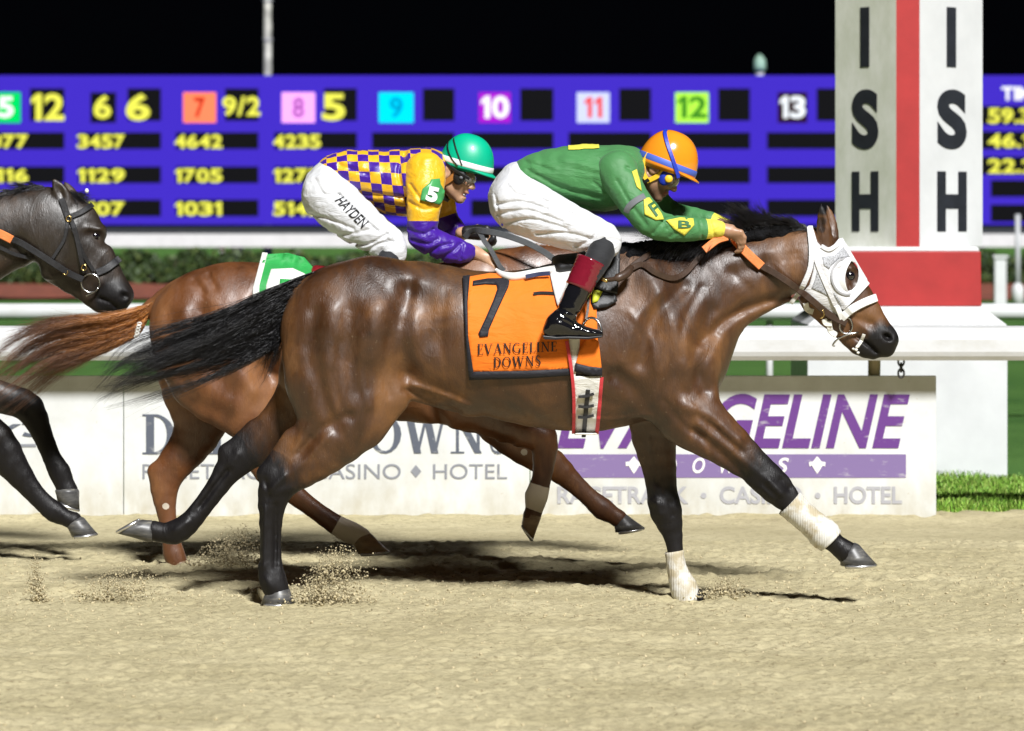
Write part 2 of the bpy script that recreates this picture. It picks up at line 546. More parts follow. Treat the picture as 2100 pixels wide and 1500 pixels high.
def letter_at(name, geo, box, y, mat, parent=None, depth_fn=None, quad=None, lift=0.0, cut=0):
    """put lettering into the photo rectangle box = (x0, y0, x1, y1), or on the four corners quad (bl, br, tr, tl)"""
    v, f = geo
    if cut:
        bm = bmesh.new()
        vs = [bm.verts.new((p[0], 0, p[1])) for p in v]
        for q in f:
            try: bm.faces.new([vs[i] for i in q])
            except ValueError: pass
        bmesh.ops.triangulate(bm, faces=bm.faces)
        for _ in range(3):
            long = [e for e in bm.edges if e.calc_length() > cut]
            if not long: break
            bmesh.ops.subdivide_edges(bm, edges=long, cuts=1)
        bm.verts.index_update()
        v = np.array([(q.co.x, q.co.z) for q in bm.verts]); f = [tuple(q.index for q in p.verts) for p in bm.faces]
        bm.free()
    if quad is None:
        x0, y0, x1, y1 = box; quad = [(x0, y1), (x1, y1), (x1, y0), (x0, y0)]
    Q = [np.array(q, float) for q in quad]
    u, w = v[:, 0:1], v[:, 1:2]
    px = (Q[0] * (1 - u) + Q[1] * u) * (1 - w) + (Q[3] * (1 - u) + Q[2] * u) * w
    s = S(y)
    P = np.stack([(px[:, 0] - 1050) * s, np.full(len(px), y), CAM_Z - (px[:, 1] - 456) * s], 1)
    if depth_fn is not None:
        for _ in range(2):
            yy = depth_fn(P[:, 0], P[:, 2]); s = (yy - CAM_Y) / FPX
            P = np.stack([(px[:, 0] - 1050) * s, yy, CAM_Z - (px[:, 1] - 456) * s], 1)
    P[:, 1] -= lift
    # successive strokes sit a hair apart so no two faces share a plane
    F2, V2 = [], []
    n = 0
    if cut == 0 and len(f) > 0 and all(len(q) == 4 for q in f):
        for i, q in enumerate(f):
            V2 += [P[j] - np.array([0, (i % 40) * 2e-5, 0]) for j in q]; F2.append((n, n + 1, n + 2, n + 3)); n += 4
        P, f = np.array(V2), F2
    return mesh_obj(name, P, f, mat, parent, False)
# ------------------------------------------------------------------ the setting
def axis(lo, dlo, dhi, hi, step, grow=1.25):
    a = list(np.arange(dlo, dhi + 1e-6, step)); s = step
    while a[-1] < hi: s *= grow; a.append(min(hi, a[-1] + s))
    s = step
    while a[0] > lo: s *= grow; a.insert(0, max(lo, a[0] - s))
    return np.array(a)

def grid_faces(nx, ny):
    i = np.arange(nx - 1)[:, None] * ny + np.arange(ny - 1)[None, :]
    return np.stack([i, i + ny, i + ny + 1, i + 1], -1).reshape(-1, 4)

def sand_height(X, Y):
    z = 0.010 * noise3(X / 0.9, Y / 0.75, X * 0 + 1.5) + 0.003 * noise3(X / 0.22, Y / 0.20, X * 0 + 5.5)
    # faint harrow lines along the track
    z = z + 0.0045 * np.sin(Y / 0.036 + 1.6 * noise3(X / 1.7, Y / .6, X * 0 + 6)) * sstep(-.3, .3, noise3(X / 2.1, Y / .8, X * 0 + 12))
    clod = noise3(X / 0.055, Y / 0.07, X * 0 + 9.1)
    z = z + 0.0042 * clod + 0.010 * np.maximum(-.25, noise3(X / 0.028, Y / 0.028, X * 0 + 2.2))
    patch = sstep(-0.25, 0.4, noise3(X / 1.3 + 7, Y / 0.5, X * 0 + 3.1))
    z = z + patch * 0.010 * np.maximum(0, noise3(X / 0.045 + 3, Y / 0.06, X * 0 + 7.7))
    # packed strip by the rail, then the ridge of loose sand against the boards
    pk = sstep(2.75, 2.95, Y)
    z = z * (1 - 0.8 * pk) - 0.012 * pk
    z = z + sstep(3.75, 4.3, Y) * (0.012 + 0.022 * noise3(X / 0.35, Y / 0.3, X * 0 + 4.4) + 0.012 * noise3(X / 0.07, Y / 0.1, X * 0))
    # furrows thrown up by the hooves
    for (px, py, ln, dp) in HOOF_PRINTS:
        c = U(px, py, (FPX * CAM_Z / (py - 456)) + CAM_Y)
        dx, dy = (X - c[0]) / ln, (Y - c[1]) / 0.13
        q = dx * dx + dy * dy
        z = z - dp * np.exp(-q) + 0.6 * dp * np.exp(-((np.sqrt(q) - 1.4) / 0.4) ** 2) * (0.6 + noise3(X / 0.05, Y / 0.05, X * 0 + 8))
    return z

HOOF_PRINTS = [(566, 1232, .12, .03), (1415, 1235, .12, .03), (365, 1172, .12, .03), (400, 1208, .45, .02), (1640, 1188, .42, .018), (1765, 1192, .1, .02),
               (215, 1222, .2, .022), (80, 1225, .1, .02), (660, 1222, .18, .02), (900, 1180, .3, .022), (1150, 1165, .5, .02), (760, 1150, .4, .02), (1000, 1140, .5, .015), (1480, 1175, .2, .02),
               (1250, 1195, .3, .015), (300, 1150, .3, .02)]

sand = NT('track_sand')
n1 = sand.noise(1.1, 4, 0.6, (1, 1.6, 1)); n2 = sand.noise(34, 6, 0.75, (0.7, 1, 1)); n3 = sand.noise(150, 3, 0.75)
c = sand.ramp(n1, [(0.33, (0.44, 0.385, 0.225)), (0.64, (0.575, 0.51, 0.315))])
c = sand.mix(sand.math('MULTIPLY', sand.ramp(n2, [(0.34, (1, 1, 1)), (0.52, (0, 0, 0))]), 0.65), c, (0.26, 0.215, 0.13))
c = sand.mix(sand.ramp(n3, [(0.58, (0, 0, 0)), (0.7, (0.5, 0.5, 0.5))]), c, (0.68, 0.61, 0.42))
pit_shade = sand.ramp(sand.noise(48, 4, 0.7, (0.55, 1, 1)), [(0.35, (1, 1, 1)), (0.43, (0, 0, 0))])  # shade of small pits, painted into the sand colour as dark speckles
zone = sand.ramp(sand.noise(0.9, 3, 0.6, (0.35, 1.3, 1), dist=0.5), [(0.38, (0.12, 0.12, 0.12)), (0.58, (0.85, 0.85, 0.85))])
c = sand.mix(sand.math('MULTIPLY', pit_shade, zone), c, (0.20, 0.155, 0.085))
bmp = sand.bump(n2, 0.5, 0.015); bmp = sand.bump(n3, 0.8, 0.006, bmp)
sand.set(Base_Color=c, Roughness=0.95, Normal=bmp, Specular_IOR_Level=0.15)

ax = axis(-70, -2.75, 2.75, 70, 0.0125, 1.18); ay = axis(-40, -4.2, 4.6, 4.75, 0.0145, 1.3)
GX, GY = np.meshgrid(ax, ay, indexing='ij')
GZ = sand_height(GX, GY)
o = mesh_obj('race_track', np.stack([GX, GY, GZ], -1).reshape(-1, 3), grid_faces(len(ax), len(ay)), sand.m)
tag(o, 'pale brown sand racing surface churned by hooves', 'track', kind='structure')

turf = NT('infield_turf')
n1 = turf.noise(0.35, 5, 0.6); n2 = turf.noise(30, 4, 0.7)
c = turf.ramp(n1, [(0.35, (0.06, 0.16, 0.03)), (0.65, (0.12, 0.26, 0.055))])
c = turf.mix(turf.math('MULTIPLY', n2, 0.6), c, (0.02, 0.06, 0.012))
turf.set(Base_Color=c, Roughness=0.9, Normal=turf.bump(n2, 0.9, 0.05), Specular_IOR_Level=0.2)
ax = axis(-300, -6, 6, 300, 0.5, 1.4); ay = axis(4.75, 5, 14, 400, 0.5, 1.3)
GX, GY = np.meshgrid(ax, ay, indexing='ij')
GZ = 0.02 * noise3(GX / 1.7, GY / 1.7, GX * 0) - 0.02
GZ[:, 0] = 0.0
o = mesh_obj('infield', np.stack([GX, GY, GZ], -1).reshape(-1, 3), grid_faces(len(ax), len(ay)), turf.m)
tag(o, 'mown green turf of the infield behind the rail', 'lawn', kind='structure')

# grass blades at the foot of the finish post
blade = NT('grass_blade')
rnd = blade.attr('rnd')
blade.set(Base_Color=blade.ramp(rnd, [(0.0, (0.14, 0.33, 0.03)), (0.6, (0.27, 0.50, 0.06)), (1.0, (0.46, 0.55, 0.14))]), Roughness=0.6)
nb = 40000
bx = rng.uniform(1.8, 4.6, nb); by = 4.72 + 2.3 * rng.random(nb) ** 1.3
hh = rng.uniform(0.02, 0.085, nb) * (0.7 + 0.3 * noise3(bx / .2, by / .2, by * 0)); an = rng.uniform(0, 6.28, nb); ln = rng.uniform(0, 0.06, nb)
la = rng.uniform(0, 6.28, nb)
Pm = np.zeros((nb, 4, 3), np.float32)
w = rng.uniform(0.004, 0.008, nb)
Pm[:, 0] = np.stack([bx - w * np.cos(an), by - w * np.sin(an), bx * 0 - 0.02], 1); Pm[:, 1] = np.stack([bx + w * np.cos(an), by + w * np.sin(an), bx * 0 - 0.02], 1)
tip = np.stack([bx + ln * np.cos(la), by + ln * np.sin(la), hh], 1)
Pm[:, 2] = tip + np.stack([w * .2, w * 0, w * 0], 1); Pm[:, 3] = tip - np.stack([w * .2, w * 0, w * 0], 1)
o = mesh_obj('grass', Pm.reshape(-1, 3), np.arange(nb * 4).reshape(-1, 4), blade.m, None, False, {'rnd': np.repeat(rng.random(nb), 4)})
tag(o, 'ragged bright green grass along the track edge under the finish post', 'grass', kind='stuff')

mulch = plain('mulch_bed', (0.20, 0.055, 0.03), 0.95, 0.4, 2.0, 0.8, 14, 0.08)
ax = np.linspace(-40, 40, 90); ay = np.linspace(58, 82, 26)
GX, GY = np.meshgrid(ax, ay, indexing='ij'); GZ = 0.03 + 0.04 * noise3(GX / .8, GY / .8, GX * 0)
o = mesh_obj('mulch_bed', np.stack([GX, GY, GZ], -1).reshape(-1, 3), grid_faces(len(ax), len(ay)), mulch)
tag(o, 'reddish brown mulch bed in front of the hedge', 'flower bed', kind='structure')

white_paint = NT('weathered_white_paint')
n1 = white_paint.noise(3.2, 6, 0.65, (0.6, 1, 1.2)); n2 = white_paint.noise(40, 4, 0.6)
c = white_paint.ramp(n1, [(0.28, (0.46, 0.455, 0.42)), (0.55, (0.59, 0.60, 0.61))])
white_paint.set(Base_Color=c, Roughness=0.55, Normal=white_paint.bump(n2, 0.15, 0.004))
white_paint = white_paint.m
clean_white = plain('clean_white_paint', (0.63, 0.64, 0.65), 0.5, 0.07, 3, 0.1, 50)

def extrude_x(name, prof, x0, x1, mat, parent=None, smooth=False, nseg=1):
    """profile of (y, z) points run along x"""
    xs = np.linspace(x0, x1, nseg + 1); n = len(prof)
    V = [(x, p[0], p[1]) for x in xs for p in prof]
    F = [(i * n + j, i * n + (j + 1) % n, (i + 1) * n + (j + 1) % n, (i + 1) * n + j) for i in range(nseg) for j in range(n)]
    F += [tuple(range(n - 1, -1, -1)), tuple(nseg * n + j for j in range(n))]
    m = MB(); m.add(V, F)
    return m.build(name, mat, parent, smooth)

# ---- the rail beside the track
rail = thing('track_rail', 'wide white safety rail running along the inside of the track', 'rail', (0, 4.4, 0))
prof = [(4.20, 0.925), (4.19, 0.95), (4.19, 1.02), (4.205, 1.06), (4.24, 1.085), (4.30, 1.095), (4.46, 1.09), (4.55, 1.07), (4.55, 1.05), (4.30, 1.03), (4.225, 1.0), (4.22, 0.95), (4.26, 0.93), (4.26, 0.905), (4.22, 0.90)]
beam = extrude_x('beam', prof, -14, 14, white_paint, rail)
tan_metal = plain('dusty_post_metal', (0.30, 0.25, 0.15), 0.6, 0.2, 8)
for k in range(-5, 5):
    x = 2.10 + 2.62 * k
    m = MB(); m.tube(spline([(x, 4.50, -0.05), (x, 4.52, 0.45), (x, 4.50, 0.88), (x, 4.40, 1.04)], 14), 0.036, 10)
    m.build('post', tan_metal, rail, True)
for k in range(-4, 6):
    x = 0.79 + 2.62 * k
    m = MB(); m.box(x - .004, x + .004, 4.1885, 4.24, .93, 1.06); m.build('joint_line', tan_metal, rail)
    for zz in (.97, 1.03):
        for sx in (-.05, .05):
            m = MB(); m.tube([(x + sx, 4.191, zz), (x + sx, 4.184, zz)], .009, 8); m.build('bolt', tan_metal, rail, True)
iron = plain('dark_iron', (0.02, 0.018, 0.016), 0.5, 0.2, 20)
ch = thing('hanging_chain', 'short dark chain hanging from the rail above the purple sign', 'chain', U(1848, 775, 4.3))
for k, py in enumerate((742, 754, 766)):
    c0 = U(1848, py, 4.30); A = np.linspace(0, 2 * np.pi, 15)
    lk = np.stack([0.017 * np.cos(A) * (1 if k % 2 == 0 else .3), 0.017 * np.cos(A) * (0 if k % 2 == 0 else .9), 0.026 * np.sin(A)], 1) + c0
    m = MB(); m.tube(lk, 0.006, 6, False); m.build('link', iron, ch, True)

# ---- sign boards under the rail
board_paint = NT('sign_board_paint')
n1 = board_paint.noise(2.0, 6, 0.65); n2 = board_paint.noise(9, 5, 0.6, (1, 1, 0.5)); tc = board_paint.n('ShaderNodeTexCoord'); sp = board_paint.n('ShaderNodeSeparateXYZ'); board_paint.l(tc.outputs['Object'], sp.inputs[0])
low = board_paint.math('SUBTRACT', 1.0, board_paint.math('MULTIPLY', sp.outputs[2], 2.4), clamp=True)
c = board_paint.ramp(n1, [(0.3, (0.53, 0.54, 0.52)), (0.6, (0.67, 0.69, 0.69))])
c = board_paint.mix(board_paint.math('MULTIPLY', low, board_paint.ramp(n2, [(0.3, (0.1, 0.1, 0.1)), (0.7, (0.75, 0.75, 0.75))])), c, (0.40, 0.36, 0.26))
c = board_paint.mix(board_paint.ramp(board_paint.noise(38, 3), [(0.68, (0, 0, 0)), (0.74, (0.5, 0.5, 0.5))]), c, (0.42, 0.36, 0.24))
board_paint.set(Base_Color=c, Roughness=0.6)
def print_ink(name, col):
    t = NT(name); c = t.mix(t.ramp(t.noise(17, 6, 0.7, (0.5, 1, 1.4)), [(0.58, (0, 0, 0)), (0.70, (0.55, 0.55, 0.55))]), col, (0.55, 0.55, 0.52))
    return t.set(Base_Color=c, Roughness=0.65)
slate_ink = print_ink('slate_ink', (0.085, 0.098, 0.13)); grey_ink = print_ink('grey_ink', (0.22, 0.23, 0.26)); pale_ink = print_ink('pale_grey_ink', (0.36, 0.36, 0.39))
purple_ink = print_ink('purple_ink', (0.115, 0.03, 0.21)); lilac_ink = print_ink('lilac_ink', (0.19, 0.13, 0.30)); white_ink = print_ink('white_ink', (0.78, 0.77, 0.75))
BY = 4.44
def sign_board(px0, px1, label):
    a, b = U(px0, 1062, BY), U(px1, 771, BY)
    t = thing('rail_sign', label, 'sign', ((a[0] + b[0]) / 2, BY, 0), 'sign boards under the rail')
    m = MB(); m.box(a[0], b[0], BY, BY + 0.035, -0.03, b[2]); m.build('panel', board_paint.m, t, False, 0.004)
    return t
sg = sign_board(-560, 252.5, 'dirty white sign board behind the dark horse at the left end')
letter_at('lettering', text_geo("y's", 0.35, 0.02), (-40, 856, 98, 908), BY - 0.004, slate_ink, sg)
m = MB(); a = U(-60, 917, BY); b = U(74, 911, BY); m.box(a[0], b[0], BY - 0.004, BY - 0.001, a[2], b[2]); m.build('underline', grey_ink, sg)
sg = sign_board(254, 1086, 'white sign board lettered DELTA DOWNS in dark slate capitals')
letter_at('lettering', serif_geo('DELTA', 0.2), (292, 850, 636, 932), BY - 0.004, slate_ink, sg)
letter_at('lettering', serif_geo('DOWNS', 0.2), (690, 850, 1042, 932), BY - 0.004, slate_ink, sg)
letter_at('small_lettering', text_geo('RACETRACK', 0, 0.0), (292, 952, 570, 983), BY - 0.004, grey_ink, sg)
letter_at('small_lettering', text_geo('CASINO', 0, 0.0), (640, 952, 822, 983), BY - 0.004, grey_ink, sg)
letter_at('small_lettering', text_geo('HOTEL', 0, 0.0), (888, 952, 1040, 983), BY - 0.004, grey_ink, sg)
def flat_poly(name, pts, y, mat, parent):
    return mesh_obj(name, [U(p[0], p[1], y) for p in pts], [tuple(range(len(pts)))], mat, parent, False)
for cx in (605, 853):
    flat_poly('diamond', [(cx, 980), (cx + 11, 967), (cx, 954), (cx - 11, 967)], BY - 0.004, grey_ink, sg)
sg = sign_board(1087.5, 1920, 'white sign board with a purple EVANGELINE logo and lilac band')
letter_at('lettering', text_geo('EVANGELINE', 0.28, 0.022), (1143, 808, 1866, 921), BY - 0.004, purple_ink, sg)
a, b = U(1143, 980, BY), U(1858, 932, BY)
m = MB(); m.box(a[0], b[0], BY - 0.003, BY - 0.001, a[2], b[2]); m.build('band', lilac_ink, sg)
for chx, x0 in (('D', 1362), ('O', 1420), ('W', 1476), ('N', 1540), ('S', 1592)):
    letter_at('band_lettering', text_geo(chx, 0.25, 0.02), (x0, 939, x0 + (34 if chx == 'W' else 26), 971), BY - 0.006, white_ink, sg)
for cx in (1300, 1676):
    for k, (dx, pts) in enumerate(((0, [(0, 972), (7, 962), (3, 956), (9, 947), (0, 936), (-9, 947), (-3, 956), (-7, 962)]), (1, [(3, 958), (9, 947), (17, 948), (16, 957), (11, 955), (6, 963)]), (-1, [(-6, 963), (-11, 955), (-16, 957), (-17, 948), (-9, 947), (-3, 958)]))):
        flat_poly('fleur_petal', [(cx + p[0], p[1]) for p in pts], BY - 0.006 - 0.0006 * k, white_ink, sg)
letter_at('small_lettering', text_geo('RACETRACK', 0, 0.025), (1143, 998, 1412, 1034), BY - 0.004, pale_ink, sg)
letter_at('small_lettering', text_geo('CASINO', 0, 0.025), (1476, 998, 1645, 1034), BY - 0.004, pale_ink, sg)
letter_at('small_lettering', text_geo('HOTEL', 0, 0.025), (1710, 998, 1850, 1034), BY - 0.004, pale_ink, sg)
for cx in (1443, 1677):
    A = np.linspace(0, 2 * np.pi, 13)[:-1]
    flat_poly('dot', [(cx + 6 * math.cos(a), 1017 - 6 * math.sin(a)) for a in A], BY - 0.004, pale_ink, sg)

# ---- finish post
fp_y = 7.47
fp = thing('finish_post', 'tall white finish post with red corner stripe on a red and white base', 'post', (U(1861, 975, fp_y)[0], fp_y + .6, 0))
red = plain('red_paint', (0.39, 0.026, 0.026), 0.5, 0.15, 3, 0.1)
mossy = NT('mossy_white'); n1 = mossy.noise(2.6, 6, 0.7, (1, 1, 0.5))
mossy = mossy.set(Base_Color=mossy.ramp(n1, [(0.35, (0.58, 0.61, 0.49)), (0.65, (0.80, 0.81, 0.74))]), Roughness=0.6)
black_paint = plain('black_paint', (0.018, 0.02, 0.028), 0.5, 0.2)
cx = U(1861, 0, fp_y)[0]; w = S(fp_y)
def ring(hw, y0, y1, z): return [(cx - hw + 0.0, y0, z), (cx + hw, y0, z), (cx + hw, y1, z), (cx - hw, y1, z)]
def frustum(name, h0, f0, b0, z0, h1, f1, b1, z1, mat, dx0=0.0, dx1=0.0):
    m = MB(); v = [(p[0] + dx0, p[1], p[2]) for p in ring(h0, f0, b0, z0)] + [(p[0] + dx1, p[1], p[2]) for p in ring(h1, f1, b1, z1)]
    m.add(v, [(0, 3, 2, 1), (4, 5, 6, 7), (0, 1, 5, 4), (1, 2, 6, 5), (2, 3, 7, 6), (3, 0, 4, 7)])
    return m.build(name, mat, fp, False, 0.006)
zb, zr, zt = U(0, 668, fp_y)[2], U(0, 630, fp_y)[2], U(0, 516, fp_y)[2]
frustum('base', .668, fp_y, fp_y + 1.34, -0.05, .668, fp_y, fp_y + 1.34, zb, clean_white)
frustum('sloped_cap', .668, fp_y, fp_y + 1.34, zb + .002, .515, fp_y + .14, fp_y + 1.2, zr, clean_white)
frustum('red_block', .515, fp_y + .14, fp_y + 1.2, zr + .002, .51, fp_y + .145, fp_y + 1.2, zt, red, 0.0, 0.0)
frustum('ledge', .505, fp_y + .15, fp_y + 1.19, zt + .002, .49, fp_y + .17, fp_y + 1.17, zt + .03, white_paint)
yf = fp_y + .18
ux = lambda px, y: U(px, 0, y)[0] - cx
pl = [(ux(1838, yf), yf), (ux(1886, yf), yf), (ux(2015, yf + .43), yf + .43), (.02, yf + .95), (ux(1713, yf + .42), yf + .42)]
ztop = 5.0
def wall(name, p, q, mat):
    m = MB(); (x0, y0), (x1, y1) = p, q
    m.add([(cx + x0, y0, zt + .03), (cx + x1, y1, zt + .03), (cx + x1, y1, ztop), (cx + x0, y0, ztop)], [(0, 1, 2, 3)])
    return m.build(name, mat, fp)
wall('red_stripe', pl[0], pl[1], red); wr = wall('right_face', pl[1], pl[2], clean_white); wl = wall('left_face', pl[4], pl[0], mossy)
wall('back_face', pl[2], pl[3], clean_white); wall('back_face', pl[3], pl[4], clean_white)
m = MB(); m.add([(cx + p[0], p[1], ztop) for p in pl], [(0, 1, 2, 3, 4)]); m.build('top', clean_white, fp)
def face_letter(ch, p, q, u0, u1, py0, py1, par):
    v, f = text_geo(ch, 0, 0.05 if ch != 'I' else 0.0)
    p = np.array(p); q = np.array(q); d = q - p; nrm = np.array([d[1], -d[0]]); nrm /= np.linalg.norm(nrm)
    yc = yf + .2
    z0, z1 = U(0, py1, yc)[2], U(0, py0, yc)[2]
    uu = u0 + (u1 - u0) * v[:, 0]
    P = np.stack([cx + p[0] + d[0] * uu + nrm[0] * .004, p[1] + d[1] * uu + nrm[1] * .004, z0 + (z1 - z0) * v[:, 1]], 1)
    mesh_obj('letter', P, f, black_paint, par, False)
for k, chx in enumerate('FINISH'):
    y0 = 352 - 168.5 * (5 - k); y1 = y0 + 123
    nar = chx == 'I'
    face_letter(chx, pl[4], pl[0], .42 if nar else .28, .57 if nar else .72, y0, y1, wl)
    face_letter(chx, pl[1], pl[2], .42 if nar else .27, .57 if nar else .74, y0, y1, wr)

# ---- rails and posts of the infield
def pipe_rail(name, label, y, zc, r, x0, x1, step, mat, pr, group=None):
    t = thing(name, label, 'rail', (0, y, 0), group)
    m = MB(); m.tube([(x0, y, zc), (x1, y, zc)], r, 14); m.build('beam', mat, t, True)
    k = x0 + step / 2
    while k < x1:
        m = MB(); m.tube([(k, y + .05, -.05), (k, y + .05, zc)], pr, 8); m.build('post', mat, t, True); k += step
    return t
ry = 28.7 + CAM_Y
pipe_rail('turf_rail', 'round white pipe rail of the turf course behind the track rail', ry, U(0, 640, ry)[2], .072, -22, 22, 4.4, white_paint, .03)
ry = 95 + CAM_Y
t = thing('far_rail', 'white plank rail far behind, just under the results board', 'rail', (0, ry, 0))
m = MB(); m.box(-40, 40, ry, ry + .1, U(0, 507, ry)[2], U(0, 480, ry)[2]); m.build('plank', clean_white, t)
for k in range(-9, 10):
    m = MB(); m.box(k * 4.1 - .06, k * 4.1 + .06, ry + .12, ry + .24, -.05, U(0, 483, ry)[2]); m.build('post', clean_white, t)
yy = 62 + CAM_Y
t = thing('marker_post', 'short white square marker post right of the finish post', 'post', (U(2052, 630, yy)[0], yy, 0))
a, b = U(2040, 640, yy), U(2064, 530, yy)
m = MB(); m.box(a[0], b[0], yy, yy + .2, -.05, b[2]); m.build('shaft', clean_white, t, False, .01)
m = MB(); m.box(a[0] - .03, b[0] + .03, yy - .03, yy + .23, b[2], b[2] + .05); m.build('cap', clean_white, t, False, .01)
yy = 70 + CAM_Y
grey_metal = plain('grey_metal', (0.42, 0.43, 0.45), 0.45, 0.1, 6)
t = thing('thin_pole', 'thin grey pole on a pale footing right of the finish post', 'pole', (U(2087, 640, yy)[0], yy, 0))
c0 = U(2087, 640, yy)
m = MB(); m.tube([(c0[0], yy, 0), (c0[0], yy, U(0, 440, yy)[2])], .055, 10); m.build('shaft', grey_metal, t, True)
m = MB(); m.tube([(c0[0], yy, -.05), (c0[0], yy, .32), (c0[0], yy, .42)], [.14, .13, .06], 12); m.build('footing', clean_white, t, True)

# ---- hedge: shrubs side by side
leafm = NT('hedge_leaf'); rnd = leafm.attr('rnd')
leafm.set(Base_Color=leafm.ramp(rnd, [(0, (0.012, 0.03, 0.008)), (0.6, (0.04, 0.075, 0.016)), (1, (0.10, 0.13, 0.03))]), Roughness=0.6)
twig = plain('twig', (0.05, 0.035, 0.02), 0.9)
hy = 91 + CAM_Y
for k in range(52):
    row = k // 26
    cxk = -18.2 + 1.45 * (k % 26 + .5 * row) + rng.uniform(-.2, .2); rx = rng.uniform(.85, 1.1); hz = rng.uniform(.74, .86) + .06 * row; yk = hy + rng.uniform(-.7, .3) + 1.5 * row
    pos = 'left of the checkered rider' if cxk < -6 else ('behind the riders' if cxk < 10 else 'by the finish post')
    t = thing('shrub', 'dark green rounded shrub in the ' + ('front' if row == 0 else 'back') + ' row of the hedge ' + pos, 'shrub', (cxk, yk, 0), 'shrubs of the far hedge')
    nl = 1100
    d = rng.normal(size=(nl, 3)); d /= np.linalg.norm(d, axis=1)[:, None]; d[:, 2] = np.abs(d[:, 2])
    rr = 0.55 + 0.5 * rng.random(nl) ** .5
    rr *= 0.85 + .3 * noise3(d[:, 0] * 2 + k, d[:, 1] * 2, d[:, 2] * 2)
    P = np.stack([cxk + d[:, 0] * rr * rx, yk + d[:, 1] * rr * rx * .7, 0.05 + d[:, 2] * rr * hz], 1)
    a = rng.normal(size=(nl, 3)); a /= np.linalg.norm(a, axis=1)[:, None]; b = np.cross(a, rng.normal(size=(nl, 3))); b /= np.linalg.norm(b, axis=1)[:, None]
    sz = rng.uniform(.06, .13, nl)[:, None]
    Q = np.stack([P - a * sz, P + b * sz * .5, P + a * sz, P - b * sz * .5], 1).reshape(-1, 3)
    mesh_obj('foliage', Q, np.arange(nl * 4).reshape(-1, 4), leafm.m, t, False, {'rnd': np.repeat(rng.random(nl), 4)})
    m = MB()
    for j in range(4):
        a = rng.uniform(-.5, .5, 2); m.tube([(cxk, yk, -.05), (cxk + a[0] * .5, yk + a[1] * .4, .4), (cxk + a[0], yk + a[1] * .8, .65)], [.03, .02, .008], 5)
    m.build('stem', twig, t, True)

# ---- results board
by = 110 + CAM_Y
tb = thing('results_board', 'long blue electronic results board with yellow odds behind the infield', 'scoreboard', (0, by, 0))
blue = NT('board_blue'); tc = blue.n('ShaderNodeTexCoord'); wv = blue.n('ShaderNodeTexWave', Scale=3.2, bands_direction='Z'); blue.l(tc.outputs['Object'], wv.inputs['Vector'])
cb = blue.ramp(wv.outputs['Fac'], [(0, (0.045, 0.020, 0.50)), (1, (0.060, 0.029, 0.60))])
blue.set(Base_Color=(0.006, 0.004, 0.03), Emission_Color=cb, Emission_Strength=0.78, Specular_IOR_Level=0.0)
cellm = emitter('board_black', (0.0065, 0.0065, 0.0075), 1.0)
a, b = U(-900, 461, by), U(3000, 155, by)
m = MB(); m.box(a[0], b[0], by, by + .6, a[2], b[2]); m.build('screen', blue.m, tb)
m = MB(); m.box(a[0], b[0], by + .1, by + .5, U(0, 482, by)[2], a[2] - .01); m.build('lower_casing', black_paint, tb)
for k in range(-4, 5):
    m = MB(); m.box(k * 9 - .2, k * 9 + .2, by + .15, by + .45, -.05, U(0, 482, by)[2]); m.build('support_leg', black_paint, tb)
rgb = {}
def lamp_ink(col, s=0.75):
    k = (col, s)
    if k not in rgb: rgb[k] = emitter('lamp_%d' % len(rgb), col, s)
    return rgb[k]
def cell(x0, y0, x1, y1, mat=cellm, name='cell'):
    a, b = U(x0, y1, by), U(x1, y0, by)
    m = MB(); m.box(a[0], b[0], by - .03, by - .002, a[2], b[2]); return m.build(name, mat, tb)
YEL = (0.86, 0.85, 0.10)
def fig(s, box, par, col=YEL, bold=0.035):
    wd = [{'1': .62, '.': .34, '/': .62, 'I': .3}.get(ch, 1.0) for ch in s]; x0, y0, x1, y1 = box; tot = sum(wd) + .06 * (len(s) - 1); x = x0
    for ch, w_ in zip(s, wd):
        e = x + (x1 - x0) * w_ / tot
        letter_at('figure', text_geo(ch, 0, bold if ch not in '1.' else 0.01), (x, y0 if ch != '.' else y1 - 8, e, y1), by - .045, lamp_ink(col), par); x = e + (x1 - x0) * .06 / tot
cols = [(5, -15, 42, 62, 132, (0.0, 0.56, 0.10), (1, 1, 1), '12', 62, 132, ['1077', '2116', '1537']), (6, 186, 238, 262, 330, (0.0065, 0.0065, 0.0075), YEL, '6', 258, 308, ['3457', '1129', '1107']),
        (7, 376, 443, 462, 530, (0.95, 0.20, 0.09), (0.55, 0.03, 0.01), '9/2', 456, 534, ['4642', '1705', '1031']), (8, 578, 646, 665, 732, (0.85, 0.36, 0.85), (0.45, 0.10, 0.50), '5', 660, 708, ['4235', '1275', '5142']),
        (9, 777, 848, 867, 932, (0.0, 0.62, 0.83), (0.0, 0.35, 0.62), '', 0, 0, []), (10, 982, 1047, 1067, 1135, (0.33, 0.01, 0.50), (1, 1, 1), '', 0, 0, []), (11, 1183, 1250, 1270, 1335, (0.50, 0.54, 0.76), (0.85, 0.09, 0.10), '', 0, 0, []),
        (12, 1385, 1453, 1473, 1538, (0.38, 0.80, 0.06), (0.06, 0.28, 0.02), '', 0, 0, []), (13, 1595, 1655, 1675, 1742, (0.02, 0.006, 0.006), (0.9, 0.95, 1), '', 0, 0, []), (4, -218, -160, -140, -72, (0.9, 0.8, 0.05), (0, 0, 0), '8', -130, -90, ['2210', '1344', '987'])]
